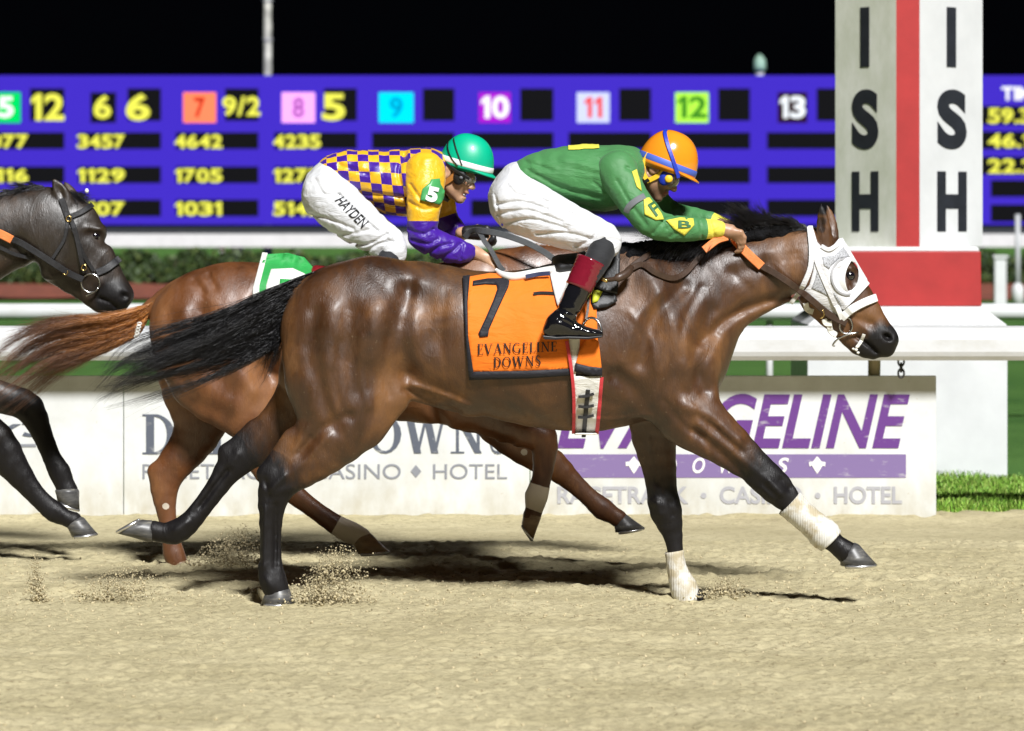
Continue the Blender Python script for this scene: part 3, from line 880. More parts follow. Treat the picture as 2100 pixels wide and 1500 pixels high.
for (num, x0, x1, c0, c1, bg, fg, odds, ox0, ox1, rows) in cols:
    q = cell(x0, 190, x1, 252, lamp_ink(bg, 1.0), 'number_tile')
    if num == 11:
        fig('11', (x0 + 14, 199, x0 + 54, 242), q, fg)
    elif num >= 10: fig(str(num), (x0 + 3, 197, x1 - 3, 243), q, fg)
    elif num == 6: fig('6', (192, 195, 228, 244), q, fg)
    else: fig(str(num), (x0 + 22, 200, x1 - 22, 242) if num != 5 else (-4, 198, 28, 242), q, fg, 0.03)
    q = cell(c0, 182, c1, 248)
    if odds: fig(odds, (ox0, 192, ox1, 248) if odds != '9/2' else (ox0, 198, ox1, 238), q)
    for r, (y0, y1) in enumerate(((272, 306), (342, 376), (410, 444))):
        q = cell(c1 - 169, y0, c1, y1)
        if r < len(rows): fig(rows[r], (c1 - 172 if num != 4 else c1 - 150, y0 + 4, c1 - 172 + 98, y1 - 1), q)
t = cell(2050, 176, 2150, 207, blue.m, 'heading_tile'); fig('TIME', (2054, 178, 2140, 206), t, (1, 1, 1))
for r, (s, y0, y1) in enumerate((('59.38', 222, 254), ('46.15', 274, 304), ('22.21', 326, 356))):
    q = cell(1995, y0 - 4, 2180, y1 + 2); fig(s, (2026, y0, 2142, y1), q)
for (y0, y1) in ((370, 404), (420, 455)): cell(2032, y0, 2180, y1)

# ---- masts behind the board
py_ = 116 + CAM_Y
t = thing('light_mast', 'pale blotchy mast rising behind the results board into the night sky', 'mast', (U(549, 0, py_)[0], py_, 0))
c0 = U(549, 0, py_)
blotchy = plain('blotchy_pole', (0.42, 0.42, 0.37), 0.6, 0.65, 1.6)
m = MB(); m.tube([(c0[0], py_, -.05), (c0[0], py_, 7), (c0[0], py_, 14)], [.17, .14, .11], 14); m.build('shaft', blotchy, t, True)
for k in range(9):
    m = MB(); z = 1.2 + k * 1.35; m.tube([(c0[0], py_, z), (c0[0], py_, z + .06)], .175, 14); m.build('collar', grey_metal, t, True)
t = thing('small_lantern', 'small pale green capped lantern poking above the results board', 'lantern', (U(1558, 155, py_)[0], py_, 0))
c0 = U(1558, 155, py_); z1 = U(0, 112, py_)[2]
pale_green = plain('pale_green_metal', (0.22, 0.36, 0.28), 0.5, 0.3, 5)
m = MB(); m.tube([(c0[0], py_, -.05), (c0[0], py_, c0[2] + .15)], .14, 10); m.build('pole', grey_metal, t, True)
m = MB(); m.tube([(c0[0], py_, c0[2] + .15), (c0[0], py_, c0[2] + .25), (c0[0], py_, z1 - .2), (c0[0], py_, z1)], [.2, .22, .2, .06], 12); m.build('head', pale_green, t, True)
# ------------------------------------------------------------------ horses
def cv(rows, Y0):
    out = []
    for (px, py, dy, r, s) in rows:
        y = Y0 + dy
        out.append([*U(px, py, y), r * S(y), s])
    return out

def line(rows, Y0):
    return [U(p[0], p[1], Y0 + p[2]) for p in rows]

def coat(name, dark_c, mid, light, point=(0.008, 0.007, 0.0075), gloss=0.40, stretch=(5, 5, 2.0)):
    t = NT(name)
    n1 = t.noise(4.2, 4, 0.55, (1, 1, 0.7), dist=0.6); n2 = t.noise(17, 5, 0.65, (1.6, 1, 0.6)); n3 = t.noise(190, 3, 0.6, (1.0, 1.0, 0.16))
    c = t.ramp(n1, [(0.30, dark_c), (0.5, mid), (0.74, light)])
    c = t.mix(t.math('MULTIPLY', n2, 0.42), c, dark_c)
    c = t.mix(t.ramp(t.noise(75, 3, 0.6), [(0.66, (0, 0, 0)), (0.74, (0.35, 0.35, 0.35))]), c, (0.30, 0.23, 0.15))
    c = t.mix(t.math('MULTIPLY', n3, 0.35), c, tuple(x * 0.55 for x in mid))
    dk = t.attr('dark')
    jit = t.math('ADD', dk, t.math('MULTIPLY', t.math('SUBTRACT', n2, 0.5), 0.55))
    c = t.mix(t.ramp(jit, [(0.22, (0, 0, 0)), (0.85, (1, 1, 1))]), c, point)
    wh = t.math('ADD', t.attr('white'), t.math('MULTIPLY', t.math('SUBTRACT', n2, 0.5), 0.4))
    c = t.mix(t.ramp(wh, [(0.42, (0, 0, 0)), (0.6, (1, 1, 1))]), c, (0.56, 0.49, 0.40))
    b = t.bump(t.noise(16, 4, 0.6, (1.5, 1, 0.7), dist=1.0), 0.12, 0.02)
    rn = t.noise(2.6, 2, 0.45, (1, 1, 0.55), dist=0.7)
    vein = t.ramp(t.math('ABSOLUTE', t.math('SUBTRACT', rn, 0.5)), [(0.0, (1, 1, 1)), (0.018, (0, 0, 0))])
    b = t.bump(vein, 0.10, 0.010, b)
    b = t.bump(n3, 0.34, 0.006, b)
    t.set(Base_Color=c, Roughness=t.ramp(t.math('MULTIPLY', t.math('ADD', n1, n2), 0.5), [(0.36, (gloss - .08,) * 3), (0.62, (gloss + .24,) * 3)]), Normal=b, Specular_IOR_Level=t.math('SUBTRACT', 0.68, t.math('MULTIPLY', dk, 0.4)), Coat_Weight=t.math('MULTIPLY', t.math('SUBTRACT', 1.0, dk, clamp=True), 0.18), Coat_Roughness=0.3)
    return t.m

def hair_mat(name, a, b, tip=None):
    t = NT(name)
    c = t.ramp(t.attr('rnd'), [(0, a), (1, b)])
    if tip: c = t.mix(t.ramp(t.attr('along'), [(0.15, (0, 0, 0)), (0.7, (1, 1, 1))]), c, tip)
    return t.set(Base_Color=c, Roughness=0.38, Specular_IOR_Level=0.5)

hoof_horn = NT('hoof_horn'); n1 = hoof_horn.noise(30, 5, 0.6, (0.4, 1, 2.2)); 
hoof_horn = hoof_horn.set(Base_Color=hoof_horn.ramp(n1, [(0.3, (0.035, 0.035, 0.038)), (0.6, (0.10, 0.098, 0.095)), (0.8, (0.30, 0.28, 0.22))]), Roughness=0.4, Normal=hoof_horn.bump(n1, 0.2, 0.004))
pale_horn = NT('pale_hoof_horn'); n1 = pale_horn.noise(30, 5, 0.6, (0.4, 1, 2.2)); 
pale_horn = pale_horn.set(Base_Color=pale_horn.ramp(n1, [(0.3, (0.16, 0.10, 0.06)), (0.7, (0.33, 0.22, 0.12))]), Roughness=0.4)
shoe_metal = plain('shoe_metal', (0.75, 0.75, 0.76), 0.3, 0.1, 30, Metallic=0.9)
eye_mat = plain('horse_eye', (0.006, 0.005, 0.008), 0.04, 0, Specular_IOR_Level=0.8, Coat_Weight=1.0, Coat_Roughness=0.02)
nostril_mat = plain('nostril_lining', (0.20, 0.07, 0.06), 0.5, 0.3, 30)

def hoof(parent, cor, sole, toe, Y, hw=1.0, mat=None, shoe=True):
    """cor = (heel, front) of the coronet, sole = (heel, toe) of the sole, photo points"""
    A = [np.array(U(*p, Y)) for p in cor]; B = [np.array(U(*p, Y)) for p in sole]
    n = 18; V = []; an = np.linspace(0, 2 * np.pi, n, endpoint=False)
    rings = [(-.12, .86), (0.0, 1.0), (.08, 1.03), (.5, 1.0), (1.0, 1.02)]
    for t, k in rings:
        P = A[0] * (1 - t) + B[0] * t; Q = A[1] * (1 - t) + B[1] * t
        c = (P + Q) / 2; h = (Q - P) / 2
        wv = np.array([0, np.linalg.norm(h) * (0.92 if t < .6 else .84) * hw, 0])
        for a in an:
            V.append(c + k * h * math.cos(a) + k * wv * math.sin(a) * (1 if math.cos(a) > -.2 else .92))
    F = [(i * n + j, i * n + (j + 1) % n, (i + 1) * n + (j + 1) % n, (i + 1) * n + j) for i in range(len(rings) - 1) for j in range(n)]
    F += [tuple(range(n)), tuple((len(rings) - 1) * n + j for j in range(n - 1, -1, -1))]
    m = MB(); m.add(V, F); ho = m.build('hoof', mat or hoof_horn, parent, True)
    if shoe:
        c = (B[0] + B[1]) / 2; h = (B[1] - B[0]) / 2; wv = np.array([0, np.linalg.norm(h) * .84 * hw, 0])
        out = (c - (A[0] + A[1]) / 2); out = out - h * (out @ h) / (h @ h); out /= np.linalg.norm(out)
        a = np.linspace(-2.5, 2.5, 22)
        pts = np.array([c + out * .004 + .95 * h * math.cos(x) + .95 * wv * math.sin(x) for x in a])
        m = MB(); m.tube(pts, .0075, 6); m.build('horseshoe', shoe_metal, ho, True)
    return ho

def horse(name, label, base_px, Y0, spec, coat_mat, vox):
    chains, legs = spec['body'], spec['legs']
    rows = [r for ch in chains.values() for r in ch[0]] + [r for lg in legs for r in lg['pts']]
    P = np.array(cv(rows, Y0)); R = P[:, 3:4] + .04
    lo, hi = (P[:, :3] - R).min(0), (P[:, :3] + R).max(0)
    fl = Field(lo, hi, vox)
    for nm, (pts, k) in chains.items():
        fl.chain(cv(pts, Y0), k, 2)
    for lg in legs:
        fl.chain(cv(lg['pts'], Y0), lg.get('k', .03), 2)
        for ex in lg.get('extra', []): fl.chain(cv(ex, Y0), .022)
    for (pts, sig, amp, side) in spec.get('ridges', []):
        fl.ridge(line(pts, Y0), sig * S(Y0), amp * 1.2 * S(Y0), side)
    for (pts, sig, amp) in spec.get('joints', []):
        fl.ridge(line([(p[0], p[1], -.15) for p in pts], Y0), sig * S(Y0), amp * S(Y0), 0)
    for (pts, sig, amp) in spec.get('veins', []):
        fl.ridge(line([(p[0], p[1], -.15) for p in pts], Y0), sig * 1.4 * S(Y0), amp * S(Y0) * 0.55, 0)
    for (c, r, k) in spec.get('cuts', []):
        p = U(c[0], c[1], Y0 + c[2]); M = None
        if len(c) > 3:
            a = math.radians(c[3]); M = np.array([[math.cos(a), 0, math.sin(a)], [0, 1, 0], [-math.sin(a), 0, math.cos(a)]])
        fl.ell(p, np.array(r) * S(Y0), M, k * S(Y0), True)
    V, F = fl.mesh(2)
    dark = np.zeros(len(V)); white = np.zeros(len(V))
    for lg in legs:
        par, ok = along(V, cv(lg['pts'], Y0), 1.9)
        a, b = lg['dark']
        dark = np.maximum(dark, np.where(ok, sstep(a, b, par), 0) * lg.get('dk', 1.0))
        if 'white' in lg:
            a, b, c_, d_ = lg['white']
            white = np.maximum(white, np.where(ok, sstep(a, b, par) * (1 - sstep(c_, d_, par)), 0))
    sc = S(Y0)
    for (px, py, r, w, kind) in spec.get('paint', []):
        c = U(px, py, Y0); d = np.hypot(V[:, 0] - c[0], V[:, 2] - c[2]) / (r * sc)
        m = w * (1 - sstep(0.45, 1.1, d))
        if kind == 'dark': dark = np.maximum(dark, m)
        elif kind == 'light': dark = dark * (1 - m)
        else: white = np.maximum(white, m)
    t = thing(name, label, 'horse', U(*base_px, Y0))
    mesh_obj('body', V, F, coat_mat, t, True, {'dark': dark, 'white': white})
    return t, fl

def eye(parent, px, py, y, r, fl_near=None):
    c = U(px, py, y); r = r * S(y)
    bm = bmesh.new(); bmesh.ops.create_uvsphere(bm, u_segments=20, v_segments=12, radius=r)
    v = np.array([q.co for q in bm.verts]) + c; f = [tuple(q.index for q in p.verts) for p in bm.faces]; bm.free()
    return mesh_obj('eye', v, f, eye_mat, parent, True)

# ---------------- horse 7: dark bay, nearest
Y7 = 0.0
spec7 = dict(
    body=dict(
        trunk=([(690, 672, 0, 112, .95), (765, 670, 0, 133, .92), (855, 672, 0, 136, .86), (940, 690, 0, 138, .84), (1020, 706, 0, 149, .8), (1110, 713, 0, 164, .76), (1210, 706, 0, 179, .70), (1290, 692, 0, 174, .64), (1345, 700, 0, 158, .62)], .05),
        chest=([(1330, 705, 0, 130, .8), (1392, 748, 0, 76, 1.25)], .07),
        neck=([(1345, 655, 0, 138, .58), (1425, 622, 0, 106, .52), (1500, 586, 0, 86, .50), (1570, 561, 0, 74, .52), (1632, 545, 0, 70, .54)], .05),
        head=([(1664, 528, 0, 60, .58), (1692, 560, 0, 60, .62), (1742, 622, 0, 52, .58), (1783, 674, 0, 41, .56), (1806, 696, 0, 34, .72)], .03),
        jowl=([(1655, 560, -.05, 48, .45), (1672, 585, -.05, 44, .45)], .03),
        jowl2=([(1655, 560, .05, 48, .45), (1672, 585, .05, 44, .45)], .03),
        jaw=([(1680, 612, 0, 40, .62), (1728, 668, 0, 27, .62), (1762, 706, 0, 23, .8), (1790, 721, 0, 17, 1.0)], .012),
        nose=([(1800, 690, 0, 33, .75), (1822, 697, 0, 19, 1.45)], .02),
        lip=([(1806, 708, 0, 24, 1.0), (1818, 716, 0, 17, 1.1)], .015),
        ear=([(1694, 508, -.045, 17, .8), (1690, 472, -.055, 15, .7), (1686, 442, -.06, 10.5, .7), (1684, 419, -.06, 2, .7)], .012),
        ear2=([(1706, 490, .045, 15, .7), (1705, 462, .055, 12, .55), (1700, 438, .06, 8, .55), (1695, 421, .06, 2, .7)], .012),
        hip=([(700, 620, -.07, 75, .8), (760, 600, -.06, 70, .8)], .06), hip2=([(700, 620, .07, 75, .8), (760, 600, .06, 70, .8)], .06),
        dock=([(690, 590, 0, 40, .6), (640, 590, 0, 24, .7), (600, 612, 0, 15, .8)], .03),
        flank=([(815, 780, -.10, 34, .7), (880, 800, -.07, 30, .9), (960, 822, 0, 30, 1.6)], .05),
        shoulder=([(1290, 600, -.10, 90, .5), (1350, 720, -.12, 96, .5), (1390, 790, -.12, 72, .6)], .05), shoulder2=([(1290, 600, .10, 90, .5), (1350, 720, .12, 96, .5), (1385, 800, .12, 64, .6)], .05)),
    legs=[
        dict(pts=[(690, 690, -.09, 112, .62), (696, 775, -.12, 112, .54), (702, 845, -.13, 92, .55), (660, 912, -.13, 64, .58), (614, 956, -.13, 47, .6), (574, 985, -.13, 40, .62), (556, 1042, -.13, 28, .66), (553, 1105, -.13, 24, .6), (554, 1160, -.13, 25, .66), (560, 1192, -.13, 28, .85), (569, 1214, -.13, 25, .9)],
             extra=[[(572, 990, -.13, 30, .6), (541, 972, -.13, 15, .8)], [(770, 745, -.11, 86, .55), (786, 806, -.13, 56, .55), (745, 868, -.13, 50, .55)], [(560, 960, -.13, 22, .6), (600, 900, -.13, 22, .6)]], dark=(2.8, 5.4), k=.035),
        dict(pts=[(670, 720, .10, 96, .6), (628, 815, .13, 64, .6), (570, 880, .13, 48, .6), (520, 922, .13, 37, .62), (482, 946, .13, 32, .66), (448, 995, .13, 23, .7), (414, 1042, .13, 20, .75), (384, 1076, .13, 23, .8), (358, 1092, .13, 25, .82), (335, 1093, .13, 20, .85), (316, 1089, .13, 21, .9)],
             extra=[[(485, 950, .13, 26, .6), (463, 926, .13, 13, .8)], [(470, 930, .13, 18, .6), (520, 880, .13, 18, .6)]], dark=(1.2, 3.8)),
        dict(pts=[(1380, 800, -.12, 84, .55), (1428, 862, -.13, 63, .62), (1495, 915, -.13, 46, .66), (1548, 960, -.13, 36, .7), (1592, 1001, -.13, 34, .75), (1622, 1032, -.13, 24, .72), (1656, 1064, -.13, 19, .75), (1692, 1096, -.13, 24, .8), (1714, 1116, -.13, 20, .85), (1735, 1132, -.13, 24, .9)],
             extra=[[(1392, 870, -.12, 36, .7), (1430, 890, -.13, 34, .7)]], dark=(0.8, 3.7)),
        dict(pts=[(1350, 830, .12, 66, .6), (1342, 895, .13, 47, .66), (1352, 960, .13, 35, .7), (1358, 1010, .13, 31, .75), (1366, 1050, .13, 33, .78), (1380, 1098, .13, 20, .72), (1388, 1150, .13, 15, .8), (1402, 1200, .13, 20, .82), (1418, 1218, .13, 18, .85), (1430, 1230, .13, 22, .9)], dark=(0.9, 3.5))],
    ridges=[([(1262, 770, -.2), (1300, 800, -.2), (1345, 872, -.2)], 16, -16, -1), ([(1460, 640, -.1), (1420, 720, -.1), (1440, 800, -.1)], 16, -8, -1), ([(1640, 600, -.1), (1560, 622, -.1), (1490, 655, -.1), (1440, 700, -.1)], 12, -7, 0),
            ([(1400, 590, -.1), (1340, 650, -.1), (1310, 740, -.1)], 18, -8, -1), ([(1330, 560, -.1), (1370, 640, -.1), (1410, 740, -.1)], 24, 7, -1), ([(835, 600, -.2), (815, 690, -.2), (835, 760, -.2)], 26, -14, 0),
            ([(870, 630, -.2), (885, 690, -.2)], 40, -14, 0), ([(645, 640, -.2), (640, 720, -.2), (668, 830, -.2), (690, 880, -.2)], 14, -9, -1), ([(720, 640, -.2), (715, 720, -.2), (735, 800, -.2)], 22, -6, -1), ([(680, 640, -.2), (678, 740, -.2)], 24, 6, -1), ([(775, 640, -.2), (765, 730, -.2)], 26, 7, -1),
            ([(830, 770, -.2), (870, 800, -.2), (950, 835, -.2)], 10, -9, -1), ([(1420, 880, -.1), (1480, 930, -.1), (1530, 975, -.1)], 10, -6, -1), ([(1400, 830, -.1), (1450, 850, -.1), (1510, 900, -.1)], 14, 6, -1),
            ([(620, 930, -.1), (660, 880, -.1), (720, 850, -.1)], 12, -6, -1), ([(536, 1045, -.1), (535, 1150, -.1)], 6, -3, -1), ([(1690, 540, -.1), (1715, 600, -.1), (1760, 650, -.1)], 10, 4, 0), ([(1745, 648, -.1), (1790, 665, -.1)], 9, -5, 0),
            ([(1757, 692, -.05), (1775, 702, -.05), (1798, 722, -.05)], 4, -6, 0), ([(1660, 690, .1), (1600, 660, .1)], 5, 0, 0), ([(1735, 555, -.1), (1752, 580, -.1)], 12, -5, 0), ([(1725, 545, -.1), (1748, 552, -.1)], 7, 5, 0),
            ([(1510, 560, -.1), (1580, 540, -.1)], 16, -4, 0), ([(1230, 820, -.2), (1340, 870, -.2)], 12, -4, -1), ([(1000, 850, -.2), (1150, 872, -.2)], 10, -4, -1)],
    joints=[([(566, 1035), (564, 1165)], 5, -5), ([(544, 1040), (541, 1165)], 5, 3), ([(585, 975), (560, 1000)], 7, 6), ([(545, 985), (552, 1020)], 5, -4), ([(548, 1188), (556, 1200)], 8, 4), ([(1575, 985), (1600, 1012)], 8, 6), ([(1600, 985), (1618, 1004)], 6, -4), ([(1560, 1000), (1585, 1022)], 6, 4), ([(1352, 1038), (1358, 1062)], 8, 6), ([(1378, 1040), (1384, 1066)], 6, -4),
            ([(455, 975), (400, 1050)], 5, -5), ([(478, 940), (468, 962)], 8, 5), ([(372, 1082), (352, 1098)], 9, 5), ([(1430, 850), (1520, 925)], 7, -5), ([(1345, 900), (1352, 1000)], 7, -4), ([(845, 788), (900, 808), (960, 832)], 6, 5), ([(830, 800), (880, 822), (940, 846)], 6, -5)],
    veins=[([(1180, 850), (1250, 862), (1330, 850)], 4, 4), ([(1290, 640), (1330, 690), (1345, 760)], 5, 4), ([(1440, 590), (1400, 660), (1395, 730)], 6, -5), ([(1470, 690), (1440, 740), (1415, 800)], 7, -6), ([(1350, 600), (1300, 660), (1275, 740)], 7, 5),
           ([(1430, 870), (1500, 925), (1560, 975)], 4, 4), ([(1400, 800), (1440, 840), (1470, 880)], 6, -5), ([(1360, 820), (1400, 870), (1440, 895)], 5, -5), ([(640, 700), (650, 770), (640, 840)], 6, 5), ([(700, 700), (690, 790), (710, 850)], 6, -5),
           ([(745, 690), (740, 770), (760, 830)], 7, 6), ([(800, 690), (790, 760), (800, 810)], 6, -5), ([(760, 560), (800, 600), (820, 660)], 9, -5), ([(860, 580), (850, 640), (860, 700)], 8, 5), ([(915, 600), (905, 680), (915, 760)], 7, -4), ([(640, 900), (600, 940), (570, 960)], 5, -5),
           ([(680, 890), (640, 930), (600, 970)], 4, 4), ([(1500, 560), (1540, 600), (1520, 640)], 7, -4), ([(1580, 520), (1610, 570), (1600, 610)], 8, 4), ([(1615, 525), (1640, 520)], 4, -3), ([(1612, 535), (1640, 531)], 4, -3), ([(1720, 640), (1760, 660), (1790, 690)], 4, 3), ([(1755, 630), (1780, 650)], 5, -3),
           ([(540, 1000), (560, 1010), (600, 1000)], 5, 5), ([(560, 1050), (562, 1150)], 4, -3), ([(543, 1050), (541, 1160)], 4, 3), ([(1570, 980), (1600, 1010)], 6, 5), ([(1610, 985), (1625, 1010)], 5, -4), ([(1340, 1040), (1385, 1050)], 6, 4), ([(470, 960), (420, 1020), (390, 1062)], 4, -4), ([(430, 990), (380, 1052)], 4, 3)],
    cuts=[((1684, 456, -.095, -8), (7, 15, 26), 7), ((1822, 692, -.085, 30), (13, 26, 8), 5), ((1822, 692, .085, 30), (13, 26, 8), 5)],
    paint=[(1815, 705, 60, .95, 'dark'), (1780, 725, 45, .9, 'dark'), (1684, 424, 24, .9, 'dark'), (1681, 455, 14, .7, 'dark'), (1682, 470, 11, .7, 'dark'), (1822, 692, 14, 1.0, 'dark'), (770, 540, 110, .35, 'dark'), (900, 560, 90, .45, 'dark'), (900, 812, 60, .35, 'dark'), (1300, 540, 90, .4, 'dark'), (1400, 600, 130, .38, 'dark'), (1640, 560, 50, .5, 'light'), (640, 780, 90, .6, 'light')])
bay = coat('dark_bay_coat', (0.019, 0.0073, 0.0033), (0.090, 0.034, 0.0095), (0.27, 0.115, 0.030))
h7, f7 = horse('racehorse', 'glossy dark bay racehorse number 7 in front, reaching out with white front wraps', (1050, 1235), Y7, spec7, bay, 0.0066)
near7 = f7.sampler()
Yn, Yf = Y7 - .13, Y7 + .13
hoof(h7, [(548, 1208), (592, 1206)], [(535, 1238), (606, 1238)], 1, Yn)
hoof(h7, [(312, 1068), (305, 1112)], [(291, 1066), (240, 1094)], 1, Yf)
hoof(h7, [(1722, 1140), (1760, 1116)], [(1724, 1160), (1797, 1157)], 1, Yn)
hoof(h7, [(1414, 1222), (1440, 1216)], [(1414, 1246), (1462, 1246)], 1, Yf, shoe=False)
eye(h7, 1742, 566, near7(U(1742, 566, -.09)[0], U(1742, 566, -.09)[2]) + .014, 12)

# ---------------- horse 5: chestnut, second
Y5 = 1.37
spec5 = dict(
    body=dict(
        trunk=([(405, 660, 0, 96, .95), (470, 658, 0, 118, .95), (560, 665, 0, 124, .88), (650, 680, 0, 128, .86), (740, 700, 0, 140, .82), (830, 712, 0, 152, .78), (920, 705, 0, 164, .72), (985, 695, 0, 158, .66), (1030, 700, 0, 140, .64)], .05),
        chest=([(1020, 705, 0, 118, .8), (1075, 740, 0, 68, 1.2)], .06),
        neck=([(1010, 640, 0, 125, .58), (1085, 600, 0, 96, .52), (1150, 585, 0, 80, .50), (1215, 580, 0, 68, .52), (1270, 585, 0, 62, .54)], .05),
        head=([(1290, 590, 0, 54, .58), (1315, 620, 0, 55, .62), (1355, 680, 0, 46, .58), (1390, 730, 0, 36, .58), (1405, 750, 0, 31, .8)], .03),
        jaw=([(1300, 660, 0, 36, .62), (1350, 720, 0, 24, .62), (1378, 752, 0, 20, .9)], .02),
        ear=([(1300, 560, -.045, 16, .8), (1290, 525, -.055, 14, .6), (1282, 500, -.06, 3, .7)], .012), ear2=([(1300, 560, .045, 16, .8), (1290, 525, .055, 14, .6), (1282, 500, .06, 3, .7)], .012),
        hip=([(420, 620, -.07, 62, .8), (480, 606, -.06, 60, .8)], .05), hip2=([(420, 620, .07, 62, .8), (480, 606, .06, 60, .8)], .05),
        dock=([(390, 606, 0, 34, .6), (335, 618, 0, 22, .7), (295, 640, 0, 14, .8)], .03),
        flank=([(560, 780, -.10, 30, .7), (640, 795, -.05, 30, 1.0), (700, 805, 0, 30, 1.6)], .05),
        elbow=([(850, 780, -.10, 70, .7), (935, 835, -.11, 46, .8), (985, 850, -.11, 38, .8)], .04), elbow2=([(880, 790, .10, 66, .7), (960, 845, .11, 42, .8)], .04),
        shoulder=([(980, 600, -.10, 80, .5), (1025, 710, -.12, 82, .5), (1000, 800, -.12, 60, .6)], .05), shoulder2=([(980, 600, .10, 80, .5), (1025, 710, .12, 82, .5), (1000, 800, .12, 58, .6)], .05)),
    legs=[
        dict(pts=[(405, 680, -.09, 98, .62), (430, 755, -.12, 98, .54), (482, 815, -.13, 74, .55), (520, 868, -.13, 50, .58), (540, 925, -.13, 38, .6), (556, 962, -.13, 35, .62), (590, 1002, -.13, 24, .7), (640, 1042, -.13, 19, .75), (688, 1076, -.13, 21, .8), (718, 1092, -.13, 23, .82), (742, 1102, -.13, 20, .85)],
             extra=[[(500, 770, -.12, 62, .55), (520, 815, -.13, 46, .55)], [(540, 965, -.13, 20, .6), (528, 958, -.13, 14, .8)]], dark=(6.0, 8.5), dk=.7, white=(7.9, 8.2, 12, 13)),
        dict(pts=[(400, 720, .10, 88, .6), (402, 800, .13, 70, .6), (412, 862, .13, 56, .6), (386, 918, .13, 42, .62), (345, 968, .13, 34, .66), (337, 1002, .13, 29, .68), (341, 1050, .13, 20, .75), (350, 1100, .13, 18, .78), (356, 1135, .13, 22, .82), (366, 1158, .13, 20, .9)],
             extra=[[(345, 975, .13, 26, .6), (316, 966, .13, 14, .8)]], dark=(9.5, 12), dk=.6),
        dict(pts=[(985, 800, -.12, 66, .55), (1010, 858, -.13, 44, .62), (1065, 884, -.13, 34, .66), (1112, 898, -.13, 31, .75), (1116, 940, -.13, 24, .75), (1110, 985, -.13, 20, .78), (1100, 1018, -.13, 24, .8), (1096, 1044, -.13, 18, .85), (1091, 1058, -.13, 19, .9)], dark=(2.0, 4.5), dk=.65, white=(5.1, 5.5, 7.0, 7.3)),
        dict(pts=[(990, 810, .12, 60, .55), (1020, 872, .13, 42, .62), (1075, 920, .13, 34, .66), (1132, 952, .13, 31, .75), (1170, 985, .13, 22, .75), (1208, 1020, .13, 19, .78), (1236, 1044, .13, 23, .8), (1256, 1056, .13, 18, .85), (1268, 1064, .13, 19, .9)], dark=(2.0, 5), dk=.6)],
    ridges=[([(545, 620, -.2), (530, 690, -.2), (555, 760, -.2)], 24, -12, 0), ([(345, 640, -.2), (350, 720, -.2), (385, 800, -.2)], 12, -8, -1), ([(415, 640, -.2), (430, 740, -.2), (470, 800, -.2)], 18, -7, -1), ([(380, 640, -.2), (390, 720, -.2)], 20, 6, -1),
            ([(300, 770, -.1), (380, 810, -.1), (470, 850, -.1)], 18, -4, -1), ([(480, 740, -.2), (520, 800, -.2)], 16, 6, -1), ([(880, 820, -.1), (910, 872, -.1)], 12, -9, -1), ([(960, 880, -.1), (1050, 905, -.1)], 8, -4, -1), ([(400, 575, -.1), (420, 600, -.1)], 8, -4, 0), ([(430, 565, -.1), (445, 590, -.1)], 7, -4, 0)],
    paint=[(1400, 750, 50, .7, 'dark'), (1075, 930, 9, 1.0, 'white'), (336, 1042, 9, 1.0, 'white'), (430, 830, 60, .25, 'dark')])  # last dark spot: shade on the inner hind thigh, put into the coat colour
chest_c = coat('chestnut_coat', (0.055, 0.018, 0.006), (0.175, 0.062, 0.018), (0.32, 0.135, 0.042), point=(0.05, 0.02, 0.012))
h5, f5 = horse('racehorse', 'reddish chestnut racehorse number 5 galloping half hidden behind the bay', (760, 1171), Y5, spec5, chest_c, 0.0085)
near5 = f5.sampler()
Yn, Yf = Y5 - .13, Y5 + .13
hoof(h5, [(722, 1112), (760, 1094)], [(734, 1136), (797, 1130)], 1, Yn, mat=pale_horn)
hoof(h5, [(350, 1152), (386, 1150)], [(344, 1176), (402, 1174)], 1, Yf, mat=pale_horn, shoe=False)
hoof(h5, [(1074, 1052), (1110, 1060)], [(1070, 1074), (1093, 1108)], 1, Yn, mat=pale_horn)
hoof(h5, [(1260, 1080), (1284, 1055)], [(1262, 1092), (1321, 1082)], 1, Yf)

